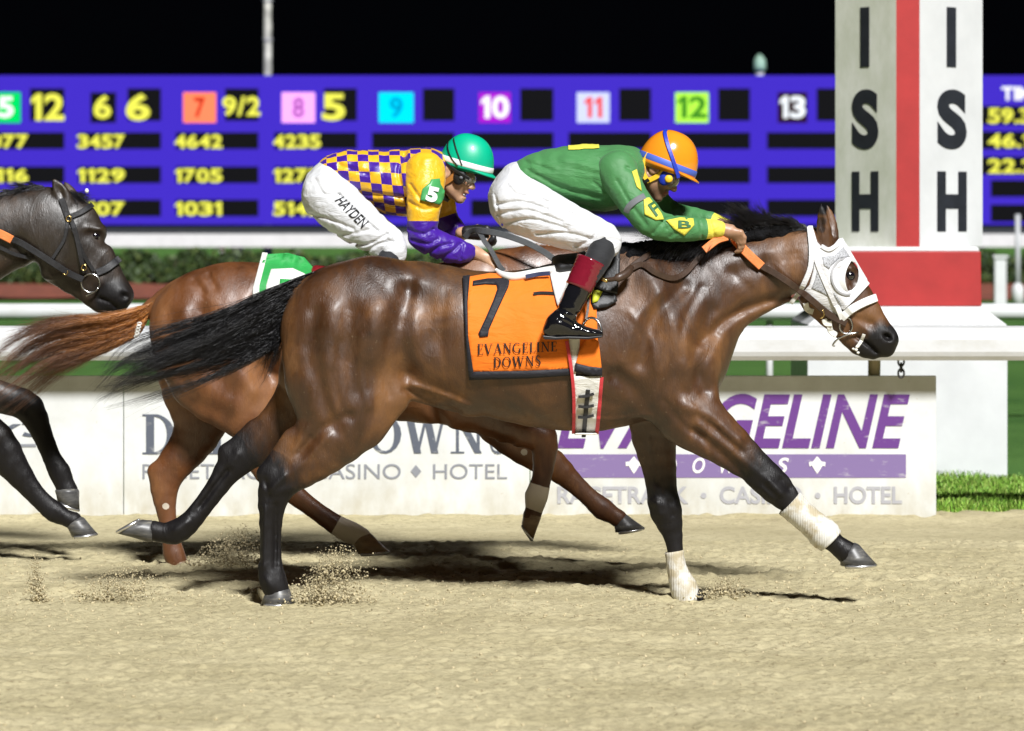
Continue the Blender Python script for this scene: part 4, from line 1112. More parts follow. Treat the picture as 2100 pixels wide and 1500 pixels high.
# ---------------- the dark horse at the left edge
YB = 1.75
dx = -985
spec_b = dict(
    body=dict(
        trunk=([(-700, 650, 0, 96, .95), (-630, 650, 0, 116, .95), (-540, 655, 0, 122, .88), (-450, 672, 0, 126, .86), (-360, 692, 0, 138, .82), (-270, 700, 0, 150, .78), (-210, 690, 0, 150, .7), (-170, 690, 0, 138, .66)], .05),
        chest=([(-180, 700, 0, 118, .8), (-140, 740, 0, 62, 1.2)], .06),
        neck=([(-200, 620, 0, 135, .56), (-130, 560, 0, 116, .52), (-60, 515, 0, 100, .50), (10, 484, 0, 88, .52), (85, 462, 0, 74, .56)], .05),
        head=([(108, 448, 0, 60, .56), (140, 472, 0, 68, .58), (180, 540, 0, 59, .54), (219, 588, 0, 43, .56), (236, 604, 0, 36, .76)], .03),
        jowl=([(95, 490, -.05, 62, .42), (110, 520, -.05, 56, .42)], .03), jowl2=([(95, 490, .05, 62, .42), (110, 520, .05, 56, .42)], .03),
        jaw=([(130, 545, 0, 48, .58), (170, 590, 0, 26, .62), (205, 622, 0, 20, .8), (222, 628, 0, 15, 1.0)], .014),
        nose=([(232, 602, 0, 33, .8), (254, 606, 0, 19, 1.4)], .02), lip=([(236, 616, 0, 24, 1.0), (246, 626, 0, 15, 1.1)], .015),
        ear=([(136, 418, -.045, 17, .8), (126, 396, -.055, 16, .6), (116, 380, -.06, 10, .6), (109, 367, -.06, 3, .7)], .012),
        ear2=([(150, 412, .045, 16, .8), (144, 396, .055, 13, .6), (138, 384, .06, 8, .6), (132, 374, .06, 3, .7)], .012),
        dock=([(-720, 606, 0, 34, .6), (-770, 622, 0, 18, .7)], .03),
        shoulder=([(-220, 600, -.10, 80, .5), (-180, 710, -.12, 82, .5), (-190, 780, -.12, 60, .6)], .05), shoulder2=([(-220, 600, .10, 80, .5), (-180, 710, .12, 82, .5), (-195, 800, .12, 58, .6)], .05)),
    legs=[
        dict(pts=[(-700, 680, -.09, 96, .62), (-680, 755, -.12, 96, .54), (-660, 820, -.13, 74, .55), (-700, 880, -.13, 50, .58), (-740, 930, -.13, 36, .6), (-760, 960, -.13, 32, .62), (-810, 1000, -.13, 22, .7), (-860, 1040, -.13, 20, .75), (-890, 1050, -.13, 21, .8)], dark=(3.5, 5.2)),
        dict(pts=[(-690, 720, .10, 88, .6), (-640, 800, .13, 70, .6), (-600, 862, .13, 56, .6), (-590, 918, .13, 42, .62), (-600, 968, .13, 34, .66), (-580, 1010, .13, 24, .7), (-560, 1070, .13, 20, .75), (-550, 1110, .13, 22, .8), (-540, 1135, .13, 20, .9)], dark=(3.5, 5.2)),
        dict(pts=[(-185, 775, -.12, 76, .55), (-105, 835, -.13, 55, .62), (-12, 905, -.13, 42, .66), (22, 950, -.13, 33, .75), (62, 1002, -.13, 22, .75), (90, 1032, -.13, 20, .78), (112, 1050, -.13, 22, .8), (134, 1062, -.13, 17, .85), (150, 1068, -.13, 19, .9)], dark=(1.2, 2.6)),
        dict(pts=[(-180, 770, .12, 70, .55), (-80, 795, .13, 44, .62), (20, 820, .13, 32, .68), (60, 838, .13, 31, .75), (84, 885, .13, 22, .75), (106, 938, .13, 19, .78), (122, 968, .13, 23, .8), (132, 992, .13, 20, .85), (138, 1006, .13, 22, .9)], dark=(1.2, 2.6))],
    ridges=[([(150, 470, -.1), (172, 540, -.1), (205, 580, -.1)], 10, 4, 0), ([(60, 560, -.1), (20, 560, -.1), (-60, 620, -.1)], 14, -7, 0), ([(40, 500, -.1), (70, 545, -.1)], 16, -6, 0), ([(205, 612, -.05), (225, 620, -.05), (240, 632, -.05)], 4, -5, 0),
            ([(185, 478, -.1), (208, 498, -.1)], 12, -5, 0), ([(178, 470, -.1), (206, 470, -.1)], 7, 5, 0)],
    cuts=[((122, 392, -.09, -25), (7, 13, 22), 6), ((255, 608, -.085, 20), (10, 20, 8), 5), ((255, 608, .085, 20), (10, 20, 8), 5)],
    paint=[(235, 615, 60, .9, 'dark'), (60, 560, 60, .3, 'dark')])
brown = coat('near_black_coat', (0.008, 0.0058, 0.0045), (0.026, 0.0155, 0.009), (0.085, 0.045, 0.022), gloss=0.40)
hb, fb = horse('racehorse', 'nearly black racehorse entering at the left edge, head and front legs showing', (-250, 1150), YB, spec_b, brown, 0.009)
nearb = fb.sampler()
Yn, Yf = YB - .13, YB + .13
hoof(hb, [(136, 1078), (172, 1062)], [(148, 1101), (199, 1094)], 1, Yn)
hoof(hb, [(113, 1006), (162, 1006)], [(118, 1028), (163, 1046)], 1, Yf)
hoof(hb, [(-905, 1038), (-910, 1072)], [(-935, 1040), (-960, 1078)], 1, Yn)
hoof(hb, [(-560, 1128), (-526, 1124)], [(-565, 1150), (-508, 1150)], 1, Yf)
eye(hb, 195, 485, nearb(U(195, 485, YB - .09)[0], U(195, 485, YB - .09)[2]) + .014, 11)
# ------------------------------------------------------------------ riders
def cloth_mat(name, col, rough=0.45, sheen=0.3, bump=0.35, bs=14, spec=0.5, var=0.08):
    t = NT(name)
    c1 = tuple(x * (1 - var) for x in col); c2 = tuple(min(1, x * (1 + var)) for x in col)
    n = t.noise(bs, 4, 0.55, (0.6, 1, 1.8), dist=1.4)
    b = t.bump(n, bump, 0.025); b = t.bump(t.noise(420, 2, 0.5), 0.12, 0.002, b)
    return t.set(Base_Color=t.ramp(t.noise(6, 4), [(0.3, c1), (0.7, c2)]), Roughness=rough, Sheen_Weight=sheen * .4, Normal=b, Specular_IOR_Level=spec)

def two_tone(name, stops, rough=0.4, attr='band', bump=0.35):
    t = NT(name); c = t.ramp(t.attr(attr), stops, 'CONSTANT')
    b = t.bump(t.noise(14, 4, 0.55, dist=1.0), bump, 0.02)
    return t.set(Base_Color=c, Roughness=rough, Normal=b, Specular_IOR_Level=0.5, Sheen_Weight=0.1)

def skin_mat(name, col):
    t = NT(name); n1 = t.noise(22, 4, 0.6)
    c = t.ramp(n1, [(0.3, tuple(x * .8 for x in col)), (0.7, tuple(x * 1.15 for x in col))])
    c = t.mix(t.attr('beard'), c, (0.045, 0.028, 0.022)); c = t.mix(t.attr('lip'), c, (col[0] * .75, col[1] * .48, col[2] * .5))
    return t.set(Base_Color=c, Roughness=0.42, Subsurface_Weight=0.08, Subsurface_Radius=(0.01, 0.004, 0.002), Normal=t.bump(t.noise(130, 3), 0.12, 0.002))

def frame(pitch, yaw):
    p, w = math.radians(pitch), math.radians(yaw)
    f = np.array([math.cos(p) * math.cos(w), -math.sin(w) * math.cos(p), -math.sin(p)])
    lat = np.array([-math.sin(w), -math.cos(w), 0.0])         # towards the camera
    up = np.cross(lat, f); up = up if up[2] > 0 else -up
    return f, up, lat

def garment(name, chains, Y0, mat, parent, vox=0.0053, creases=(), rough=0.0022, extra=None, smooth=2, fn=None, cuts=()):
    P = np.array([r for ch in chains for r in cv(ch[0], Y0)]); R = P[:, 3:4] * np.maximum(1, P[:, 4:5]) + .03
    fl = Field((P[:, :3] - R).min(0), (P[:, :3] + R).max(0), vox)
    for (pts, k) in chains: fl.chain(cv(pts, Y0), k, 2)
    for (pts, sig, amp) in creases: fl.ridge(line(pts, Y0), sig * .8 * S(Y0), amp * 1.15 * S(Y0), 0)
    for (a, b, r) in cuts: fl.cone(U(*a[:2], Y0 + a[2]), U(*b[:2], Y0 + b[2]), r * S(Y0), r * S(Y0), 3, 3, .006, True)
    if rough:
        fl.rough(rough, .045, 2.0); fl.rough(rough * .5, .02, 5.0)
    V, F = fl.mesh(smooth)
    at = fn(V) if fn else None
    return mesh_obj(name, V, F, mat, parent, True, at), fl

def hand_pts(w, d, side, thumb_dir, curl, L):
    """fingers of a half closed hand: w wrist, d direction of the back of the hand, side across the knuckles, curl down direction"""
    out = []
    for i, (o, ln) in enumerate(((-1.5, .92), (-.5, 1.0), (.5, .95), (1.5, .78))):
        k = w + d * L * .52 + side * o * L * .105
        p1 = k + (d * .72 + curl * .55) * L * .24 * ln
        p2 = p1 + (d * .05 + curl * 1.0) * L * .19 * ln
        p3 = p2 + (-d * .75 + curl * .45) * L * .14 * ln
        out.append([k, p1, p2, p3])
    t0 = w + d * L * .16 + thumb_dir * L * .14
    t1 = t0 + (d * .6 + thumb_dir * .5 + curl * .25) * L * .22
    t2 = t1 + (d * .85 + curl * .45) * L * .2
    return out, [t0, t1, t2]

def add_hand(fl, w, d, side, thumb, curl, L=.18):
    w, d, side, thumb, curl = [np.asarray(q, float) for q in (w, d, side, thumb, curl)]
    fs, th = hand_pts(w, d, side, thumb, curl, L)
    fl.cone(w - d * .03, w + d * L * .2, .026, .030, 1, 1, .015)
    for f_ in fs:
        fl.cone(w + d * .01, f_[0], .017, .0125, 1, 1, .014)
    for f_ in fs:
        for a, b, ra, rb in zip(f_[:-1], f_[1:], (.0105, .0095, .0088), (.0095, .0088, .0078)):
            fl.cone(a, b, ra, rb, 1, 1, .004)
    for a, b, ra, rb in zip(th[:-1], th[1:], (.014, .011), (.011, .009)):
        fl.cone(a, b, ra, rb, 1, 1, .008)

def rider_body(t, O, fr, hs, limbs, hands, Y0, mat, beard=0.0, mouth_open=False):
    f, up, lat = fr
    H = lambda a, b, c=0.0: O + hs * (f * a + up * b + lat * c)
    M = np.stack([f, lat, up], 1)
    P = np.array([r for ch in limbs for r in cv(ch, Y0)])
    lo = np.minimum((P[:, :3] - .12).min(0), O - .26); hi = np.maximum((P[:, :3] + .12).max(0), O + .26)
    for h in hands: lo = np.minimum(lo, np.asarray(h[0]) - .22); hi = np.maximum(hi, np.asarray(h[0]) + .22)
    fl = Field(lo, hi, .0046)
    for ch in limbs: fl.chain(cv(ch, Y0), .03, 2)
    fl.ell(H(.022, .045), np.array([.082, .070, .078]) * hs, M, .02)
    fl.ell(H(.048, -.03), np.array([.066, .060, .088]) * hs, M, .03)
    for s in (-1, 1):
        fl.cone(H(.008, -.055, .05 * s), H(.085, -.108, .014 * s), .020 * hs, .017 * hs, 1, 1, .022)
        fl.cone(H(.062, -.03, .045 * s), H(.085, -.035, .03 * s), .016 * hs, .014 * hs, 1, 1, .02)     # cheek
        fl.cone(H(.092, .018, .012 * s), H(.075, .016, .045 * s), .013 * hs, .011 * hs, 1, 1, .012)    # brow
        fl.ell(H(.118, -.042, .012 * s), np.array([.010, .008, .008]) * hs, M, .006)                   # nostril wing
        fl.ell(H(.086, -.004, .03 * s), np.array([.012, .016, .010]) * hs, M, .010, True)              # eye socket
        fl.ell(H(.004, -.008, .074 * s), np.array([.024, .011, .033]) * hs, M, .006)                   # ear
        fl.ell(H(.008, -.006, .086 * s), np.array([.012, .007, .018]) * hs, M, .005, True)
    fl.ell(H(.092, -.108), np.array([.019, .022, .016]) * hs, M, .016)
    fl.cone(H(.100, .004), H(.128, -.036), .0095 * hs, .0125 * hs, 1, 1, .011)
    fl.ell(H(.108, -.068), np.array([.013, .025, .0075]) * hs, M, .007)
    fl.ell(H(.103, -.083 - (.012 if mouth_open else 0)), np.array([.013, .022, .008]) * hs, M, .007)
    if mouth_open: fl.ell(H(.110, -.081), np.array([.016, .023, .0075]) * hs, M, .003, True)
    else: fl.ell(H(.122, -.0755), np.array([.012, .024, .002]) * hs, M, .003, True)
    for h in hands: add_hand(fl, *h)
    V, F = fl.mesh(1)
    L = (V - O) / hs; la, lb, lc = L @ f, L @ up, L @ lat
    jaw = sstep(.03, .07, la) * (1 - sstep(-.075, -.05, lb)) * sstep(-.16, -.13, lb) * (np.linalg.norm(L, axis=1) < .2)
    mus = np.exp(-((lb + .056) / .008) ** 2) * (la > .08) * (np.abs(lc) < .035) * (np.linalg.norm(L, axis=1) < .2)
    lip = np.exp(-((lb + .076) / .012) ** 2) * (la > .095) * (np.abs(lc) < .026) * (np.linalg.norm(L, axis=1) < .2)
    o = mesh_obj('body', V, F, mat, t, True, {'beard': np.clip(beard * (jaw * .55 + mus * .8), 0, 1), 'lip': lip})
    for s in (-1, 1):
        bm = bmesh.new(); bmesh.ops.create_uvsphere(bm, u_segments=14, v_segments=10, radius=.0125 * hs)
        v = np.array([q.co for q in bm.verts]) + H(.082, -.003, .031 * s); fc = [tuple(q.index for q in p.verts) for p in bm.faces]; bm.free()
        mesh_obj('eyeball', v, fc, eye_mat, o, True)
    return o, H, M

def helmet(t, ctr, fr, L, W, Hh, shell, band, peak=True):
    f, up, lat = fr
    n, m_ = 40, 16
    def pt(th, ph, k=1.0):      # th 0 = rim, 90 = crown
        c = math.cos(th) ** .85 if th < 1.5 else 0.0
        return ctr + k * (f * L * c * math.cos(ph) * (1 + .04 * math.cos(ph)) + lat * W * c * math.sin(ph)) + up * Hh * k * math.sin(th) ** 1.0
    V = []; ths = np.linspace(-0.0, math.pi / 2 * .985, m_)
    for th in ths:
        for j in range(n): V.append(pt(th, 2 * math.pi * j / n))
    drop = [ctr - up * (.030 if True else 0) * (0.35 + .65 * (1 - math.cos(2 * math.pi * j / n)) / 2) + .955 * (f * L * math.cos(2 * math.pi * j / n) + lat * W * math.sin(2 * math.pi * j / n)) for j in range(n)]
    inner = [p + up * .02 - .06 * (p - ctr) for p in drop]
    V = inner + drop + V
    k = m_ + 2
    F = [(i * n + j, i * n + (j + 1) % n, (i + 1) * n + (j + 1) % n, (i + 1) * n + j) for i in range(k - 1) for j in range(n)]
    F.append(tuple((k - 1) * n + j for j in range(n)))
    mb = MB(); mb.add(V, F); hel = mb.build('helmet', shell, t, True)
    # band round the rim
    mb = MB(); rows = []
    for th, kk in ((.03, 1.004), (.05, 1.018), (.17, 1.018), (.19, 1.004)):
        rows.append([pt(th, 2 * math.pi * j / n, kk) for j in range(n)])
    V = [p for r in rows for p in r]
    F = [(i * n + j, i * n + (j + 1) % n, (i + 1) * n + (j + 1) % n, (i + 1) * n + j) for i in range(3) for j in range(n)]
    mb.add(V, F); mb.build('helmet_band', band, hel, True)
    if peak:
        mb = MB(); ph = np.linspace(-1.15, 1.15, 17); V = []
        for q in ph:
            e = math.cos(q / 1.15 * math.pi / 2) ** .7
            a = ctr + .97 * (f * L * math.cos(q) + lat * W * math.sin(q)); b = a + (f * .035 - up * .012) * e
            V += [a + up * .006, b + up * .002, b - up * .004, a - up * .006]
        F = [(i * 4 + j, i * 4 + (j + 1) % 4, (i + 1) * 4 + (j + 1) % 4, (i + 1) * 4 + j) for i in range(16) for j in range(4)]
        F += [(3, 2, 1, 0), (64, 65, 66, 67)]
        mb.add(V, F); mb.build('peak', shell, hel, True)
    return hel, pt

def helmet_strap(t, pt, path, w, mat, name='goggle_strap', k=1.03):
    """path of (th, ph) degrees over the shell"""
    q = spline([(a, b) for a, b in path], 20)
    P = np.array([pt(math.radians(a), math.radians(b), k) for a, b in q]); C = np.array([pt(math.radians(a), math.radians(b), .5) for a, b in q])
    m = MB(); m.ribbon(P, w, .004, (P - C) / np.linalg.norm(P - C, axis=1)[:, None]); return m.build(name, mat, t, True)

glass = NT('goggle_lens')
glass.set(Base_Color=(0.55, 0.56, 0.56), Roughness=0.06, Transmission_Weight=0.75, IOR=1.2, Specular_IOR_Level=0.7, Coat_Weight=0.5)
glass = glass.m
black_rubber = plain('black_rubber', (0.012, 0.012, 0.014), 0.45, 0.2, 30)
def goggles(t, H, M, hs, frame_mat, button_mat, big=1.0, db=-.010, br=.018):
    f = Field(H(.085, 0) - .14, H(.085, 0) + .14, .0045)
    f.ell(H(.082, db), np.array([.046, .074, .040 * big]) * hs, M, .01)
    f.ell(H(.052, db), np.array([.050, .068, .075]) * hs, M, .004, True)
    V, F = f.mesh(2); g = mesh_obj('goggle_lens', V, F, glass, t, True)
    fm = Field(H(.085, 0) - .14, H(.085, 0) + .14, .0045)
    A = np.linspace(0, 2 * np.pi, 27)
    ring = [H(.084 - .030 * abs(math.cos(a)) ** 2, db + .040 * big * math.sin(a), .074 * math.cos(a)) for a in A]
    for a, b in zip(ring[:-1], ring[1:]): fm.cone(a, b, .009 * hs, .009 * hs, 1, 1, .006)
    for s in (-1, 1): fm.ell(H(.068, db, .068 * s), np.array([.032, .016, .040 * big]) * hs, M, .008)
    V, F = fm.mesh(1); fr_ = mesh_obj('goggle_frame', V, F, frame_mat, t, True)
    for s in (-1, 1):
        m = MB(); c = H(.082, db, .081 * s); n = M[:, 1] * s
        m.tube([c, c + n * .004, c + n * .008], [br, br, br * .7], 16); m.build('vent_button', button_mat, fr_, True)
    return g

def surf_poly(name, loops, depth, Y, lift, mat, parent, cut=8, th=0.004, back=True):
    """thin sheet with outline loops[0] (photo points) and holes loops[1:], laid on the depth function"""
    bm = bmesh.new(); ed = []
    for lp in loops:
        vs = [bm.verts.new((p[0], 0, p[1])) for p in lp]
        ed += [bm.edges.new((vs[i], vs[(i + 1) % len(vs)])) for i in range(len(vs))]
    bmesh.ops.triangle_fill(bm, use_beauty=True, use_dissolve=False, edges=ed)
    for _ in range(6):
        lg = [e for e in bm.edges if e.calc_length() > cut]
        if not lg: break
        bmesh.ops.subdivide_edges(bm, edges=lg, cuts=1)
        bmesh.ops.triangulate(bm, faces=bm.faces)
    bm.normal_update(); bm.verts.index_update()
    px = np.array([(v.co.x, v.co.z) for v in bm.verts]); f = [tuple(v.index for v in q.verts) for q in bm.faces]
    y = np.full(len(px), float(Y))
    for _ in range(3):
        s = (y - CAM_Y) / FPX; X = (px[:, 0] - 1050) * s; Z = CAM_Z - (px[:, 1] - 456) * s
        y = depth(X, Z) - lift
    s = (y - CAM_Y) / FPX
    V = np.stack([(px[:, 0] - 1050) * s, y, CAM_Z - (px[:, 1] - 456) * s], 1)
    # solid: back copy and walls on the border
    bm.free()
    n = len(V); E = {}
    for q in f:
        for a, b in zip(q, q[1:] + q[:1]): E[(a, b)] = 1
    W = V.copy(); W[:, 1] += th
    F = list(f) + [tuple(i + n for i in q[::-1]) for q in f] + [(b, a, a + n, b + n) for (a, b) in E if (b, a) not in E]
    m = MB(); m.add(np.vstack([V, W]), F)
    return m.build(name, mat, parent, True)

def drape_path(pts, depth, Y, lift, n=30):
    q = spline(pts, n); y = np.full(len(q), float(Y))
    for _ in range(3):
        s = (y - CAM_Y) / FPX; y = depth((q[:, 0] - 1050) * s, CAM_Z - (q[:, 1] - 456) * s) - lift
    s = (y - CAM_Y) / FPX
    return np.stack([(q[:, 0] - 1050) * s, y, CAM_Z - (q[:, 1] - 456) * s], 1)

def strap(name, pts, w, depth, Y, lift, mat, parent, n=30, th=.004):
    m = MB(); m.ribbon(drape_path(pts, depth, Y, lift, n), w * S(Y), th); return m.build(name, mat, parent, True)

# ================= rider on 7: green silks, orange helmet
fr7 = frame(36, 4)
O7 = U(1345, 341, Y7 - .005)
t7 = thing('person', 'rider in green and yellow silks, white breeches and orange helmet crouched on the bay', 'person', U(1060, 470, Y7))
arms7 = [[(1278, 356, -.14, 30, .9), (1294, 398, -.18, 24, .9), (1342, 456, -.21, 20, .9), (1400, 472, -.17, 19, .9), (1462, 471, -.12, 13, .9), (1478, 471, -.105, 12, .9)],
         [(1288, 350, .15, 30, .9), (1325, 398, .19, 26, .9), (1372, 440, .2, 22, .9), (1430, 452, .14, 18, .9), (1480, 464, .085, 12, .9), (1490, 466, .08, 12, .9)]]
legs7 = [[(1070, 410, s * .09, 40, .9), (1130, 450, s * .17, 38, .9), (1228, 488, s * .25, 20, .9), (1225, 530, s * .305, 14, .9), (1165, 635, s * .345, 11, .9)] for s in (-1, 1)]
limbs7 = [[(1075, 380, 0, 34, 1.4), (1170, 366, 0, 50, 1.2), (1240, 366, 0, 54, 1.2), (1290, 350, 0, 36, 1.5), (1318, 346, 0, 27, 1.1), (1338, 338, 0, 26, 1.0)]] + arms7 + legs7
skin7 = skin_mat('tan_skin', (0.38, 0.215, 0.13))
wn7 = U(1481, 470, -.105); wf7 = U(1490, 464, .07)
hands7 = [(wn7, (.80, -.05, -.32), (.42, -.45, .55), (.1, -.2, .75), (-.12, .30, -.92), .17), (wf7, (.9, -.05, -.30), (0, .75, -.6), (.1, .3, .8), (.05, -.15, -.95), .165)]
b7, H7, M7 = rider_body(t7, O7, fr7, 1.0, limbs7, hands7, Y7, skin7, 1.0)
jersey_green = cloth_mat('green_jersey', (0.055, 0.205, 0.065), 0.62, 0.3, 0.55, 8, 0.3)
yellow_cloth = cloth_mat('yellow_patch', (0.72, 0.66, 0.07), 0.6, 0.3, 0.2, 14, 0.35)
white_nylon = cloth_mat('white_breeches', (0.66, 0.67, 0.70), 0.5, 0.2, 0.5, 9, 0.45, 0.03)
cr7 = [([(1095, 372, 0), (1150, 410, 0), (1210, 424, 0)], 5, -4), ([(1085, 352, 0), (1150, 385, 0), (1230, 405, 0)], 6, -4), ([(1080, 335, 0), (1130, 350, 0)], 6, -3), ([(1110, 385, 0), (1150, 424, 0)], 5, -4), ([(1260, 330, 0), (1250, 380, 0), (1275, 420, 0)], 5, -5),
       ([(1215, 375, 0), (1240, 395, 0)], 4, -3), ([(1230, 330, 0), (1290, 320, 0)], 7, -3), ([(1160, 330, 0), (1230, 350, 0)], 9, 3)]
jg, jf7 = garment('jersey', [([(1068, 368, 0, 34, 1.5), (1105, 360, 0, 47, 1.35), (1165, 362, 0, 62, 1.15), (1240, 366, 0, 68, 1.15), (1274, 350, 0, 52, 1.5), (1298, 346, 0, 33, 1.2)], .04)], Y7, jersey_green, t7, creases=cr7)
def band_arm(pts, Y0):
    return lambda V: {'band': along(V, cv(pts, Y0), 9)[0] / (len(pts) - 1)}
sl7 = [(1266, 352, -.13, 43, .9), (1286, 392, -.18, 36, .9), (1322, 440, -.21, 33, .9), (1349, 463, -.21, 30, .9), (1400, 470, -.17, 26, .9), (1440, 470, -.13, 22, .9), (1474, 470, -.11, 18, .9)]
GR, YE = (0.055, 0.205, 0.065), (0.72, 0.66, 0.07)
slm = two_tone('green_sleeve', [(0, GR), (.86, YE)], 0.6)
cs7 = [([(1262, 372, 0), (1290, 420, 0), (1322, 462, 0)], 4, -3), ([(1335, 478, 0), (1360, 450, 0), (1378, 446, 0)], 4, -4), ([(1345, 440, 0), (1362, 470, 0)], 4, -3), ([(1370, 485, 0), (1400, 460, 0)], 4, -2.5), ([(1430, 455, 0), (1436, 488, 0)], 3, -3), ([(1452, 455, 0), (1462, 486, 0)], 3, -3), ([(1282, 345, 0), (1310, 360, 0)], 4, -3)]
garment('sleeve', [(sl7, .025)], Y7, slm, t7, .0055, cs7, fn=band_arm(sl7, Y7))
sl7f = [(1288, 345, .14, 46, .9), (1318, 390, .19, 40, .9), (1352, 428, .2, 33, .9), (1376, 442, .2, 29, .9), (1420, 450, .15, 25, .9), (1455, 456, .11, 21, .9), (1486, 464, .085, 17, .9)]
garment('sleeve', [(sl7f, .025)], Y7, slm, t7, .0065, fn=band_arm(sl7f, Y7))
breech7 = [([(1062, 372, 0, 40, 1.45), (1056, 405, 0, 55, 1.35), (1064, 425, 0, 54, 1.3), (1075, 440, 0, 44, 1.4)], .04)] + [([(1066, 418, s * .09, 58, .85), (1120, 446, s * .16, 54, .8), (1185, 472, s * .22, 44, .8), (1236, 490, s * .255, 35, .8), (1244, 502, s * .265, 29, .8)], .035) for s in (-1, 1)]
cb7 = [([(1020, 420, 0), (1070, 415, 0), (1120, 430, 0)], 4, -4), ([(1020, 440, 0), (1080, 432, 0), (1150, 455, 0)], 4, -4), ([(1030, 460, 0), (1090, 450, 0), (1160, 470, 0)], 4, -4), ([(1100, 480, 0), (1160, 478, 0), (1210, 490, 0)], 4, -4), ([(1110, 410, 0), (1150, 430, 0), (1200, 455, 0)], 4, -4),
       ([(1180, 505, 0), (1210, 490, 0), (1225, 470, 0)], 4, -4), ([(1195, 515, 0), (1225, 500, 0), (1240, 480, 0)], 3, -3), ([(1040, 380, 0), (1060, 400, 0), (1100, 405, 0)], 4, -3), ([(1015, 400, 0), (1030, 460, 0), (1060, 490, 0)], 3, -2.5)]
br7, brf7 = garment('breeches', breech7, Y7, white_nylon, t7, creases=cb7)
brn7 = brf7.sampler()
# patches with letters on the near sleeve
def chain_depth(rows, Y0):
    P = np.array(cv(rows, Y0)); fl = Field(P[:, :3].min(0) - .14, P[:, :3].max(0) + .14, .008); fl.chain(P, .025, 2); return fl.sampler()
sd7 = chain_depth(sl7, Y7)
letter_green = plain('letter_green', (0.03, 0.13, 0.05), 0.6, 0.1)
surf_poly('sleeve_patch', [[(1320, 407), (1332, 405), (1356, 436), (1362, 450), (1345, 452), (1322, 440)]], sd7, -.2, .005, yellow_cloth, t7)
surf_poly('sleeve_patch', [[(1366, 452), (1395, 446), (1422, 448), (1424, 462), (1404, 484), (1382, 470)]], sd7, -.2, .005, yellow_cloth, t7)
surf_poly('sleeve_patch', [[(1296, 352), (1306, 347), (1313, 372), (1316, 392), (1306, 384)]], sd7, -.2, .005, yellow_cloth, t7)
letter_at('sleeve_letter', text_geo('F', 0, 0.02), None, -.2, letter_green, t7, lambda x, z: sd7(x, z) - .010, quad=[(1346, 445), (1358, 434), (1342, 412), (1328, 420)], cut=.12)
letter_at('sleeve_letter', text_geo('B', 0, 0.02), None, -.2, letter_green, t7, lambda x, z: sd7(x, z) - .010, quad=[(1391, 468), (1418, 468), (1416, 453), (1391, 452)], cut=.12)
grey_web = plain('grey_webbing', (0.16, 0.17, 0.19), 0.6, 0.1)
strap('armband', [(1284, 436), (1290, 424), (1304, 412), (1322, 402)], 13, sd7, -.2, .006, grey_web, t7, th=.006)
def back_patch(fl, px0, px1, hw, mat, parent):
    xs = np.linspace(U(px0, 0, 0)[0], U(px1, 0, 0)[0], 22); ys = np.linspace(-hw, hw, 16); V = []
    zz = np.arange(fl.ax[2][-1], fl.ax[2][0], -.0008)
    for x in xs:
        for y in ys:
            P = np.stack([np.full(len(zz), x), np.full(len(zz), y), zz], 1); i = int(np.argmax(fl.value(P) < .003)); V.append((x, y, zz[i] + .002))
    return mesh_obj('back_patch', V, grid_faces(22, 16), mat, parent, True)
back_patch(jf7, 1165, 1228, .085, yellow_cloth, t7)
# helmet, chin harness, goggles
orange_shell = plain('orange_helmet', (0.85, 0.27, 0.015), 0.16, 0.06, 4, 0.05, 40, Coat_Weight=0.6, Coat_Roughness=0.08)
blue_band = plain('blue_band', (0.07, 0.13, 0.55), 0.5, 0.1); royal = plain('royal_blue_strap', (0.012, 0.035, 0.42), 0.45, 0.1)
yellow_pad = plain('yellow_harness', (0.80, 0.50, 0.02), 0.5, 0.1, 20)
hf7 = frame(21, 4)
hel, hpt = helmet(t7, U(1364, 343, 0), hf7, .136, .112, .168, orange_shell, blue_band)
helmet_strap(t7, hpt, [(66, 150), (48, 118), (26, 92), (6, 72), (-8, 58)], .018, royal)
goggles(t7, H7, M7, 1.0, royal, yellow_pad, 1.05, -.012)
def face_depth(H, hs): return None
def lat_strap(name, pts, mat, w, parent, th=.004):
    P = spline(np.array(pts), 18); m = MB(); m.ribbon(P, w, th); return m.build(name, mat, parent, True)
for s in (1, -1):
    lat_strap('chin_harness', [H7(-.055, .03, .068 * s), H7(-.045, -.025, .072 * s), H7(-.02, -.062, .070 * s), H7(.02, -.072, .068 * s)], yellow_pad, .024, t7)
    lat_strap('chin_harness', [H7(.045, .012, .074 * s), H7(.035, -.03, .074 * s), H7(.015, -.07, .070 * s)], yellow_pad, .022, t7)
    lat_strap('chin_strap', [H7(.012, -.066, .074 * s), H7(.004, -.095, .064 * s), H7(.02, -.13, .02 * s), H7(.03, -.132, 0)], black_rubber, .016, t7)
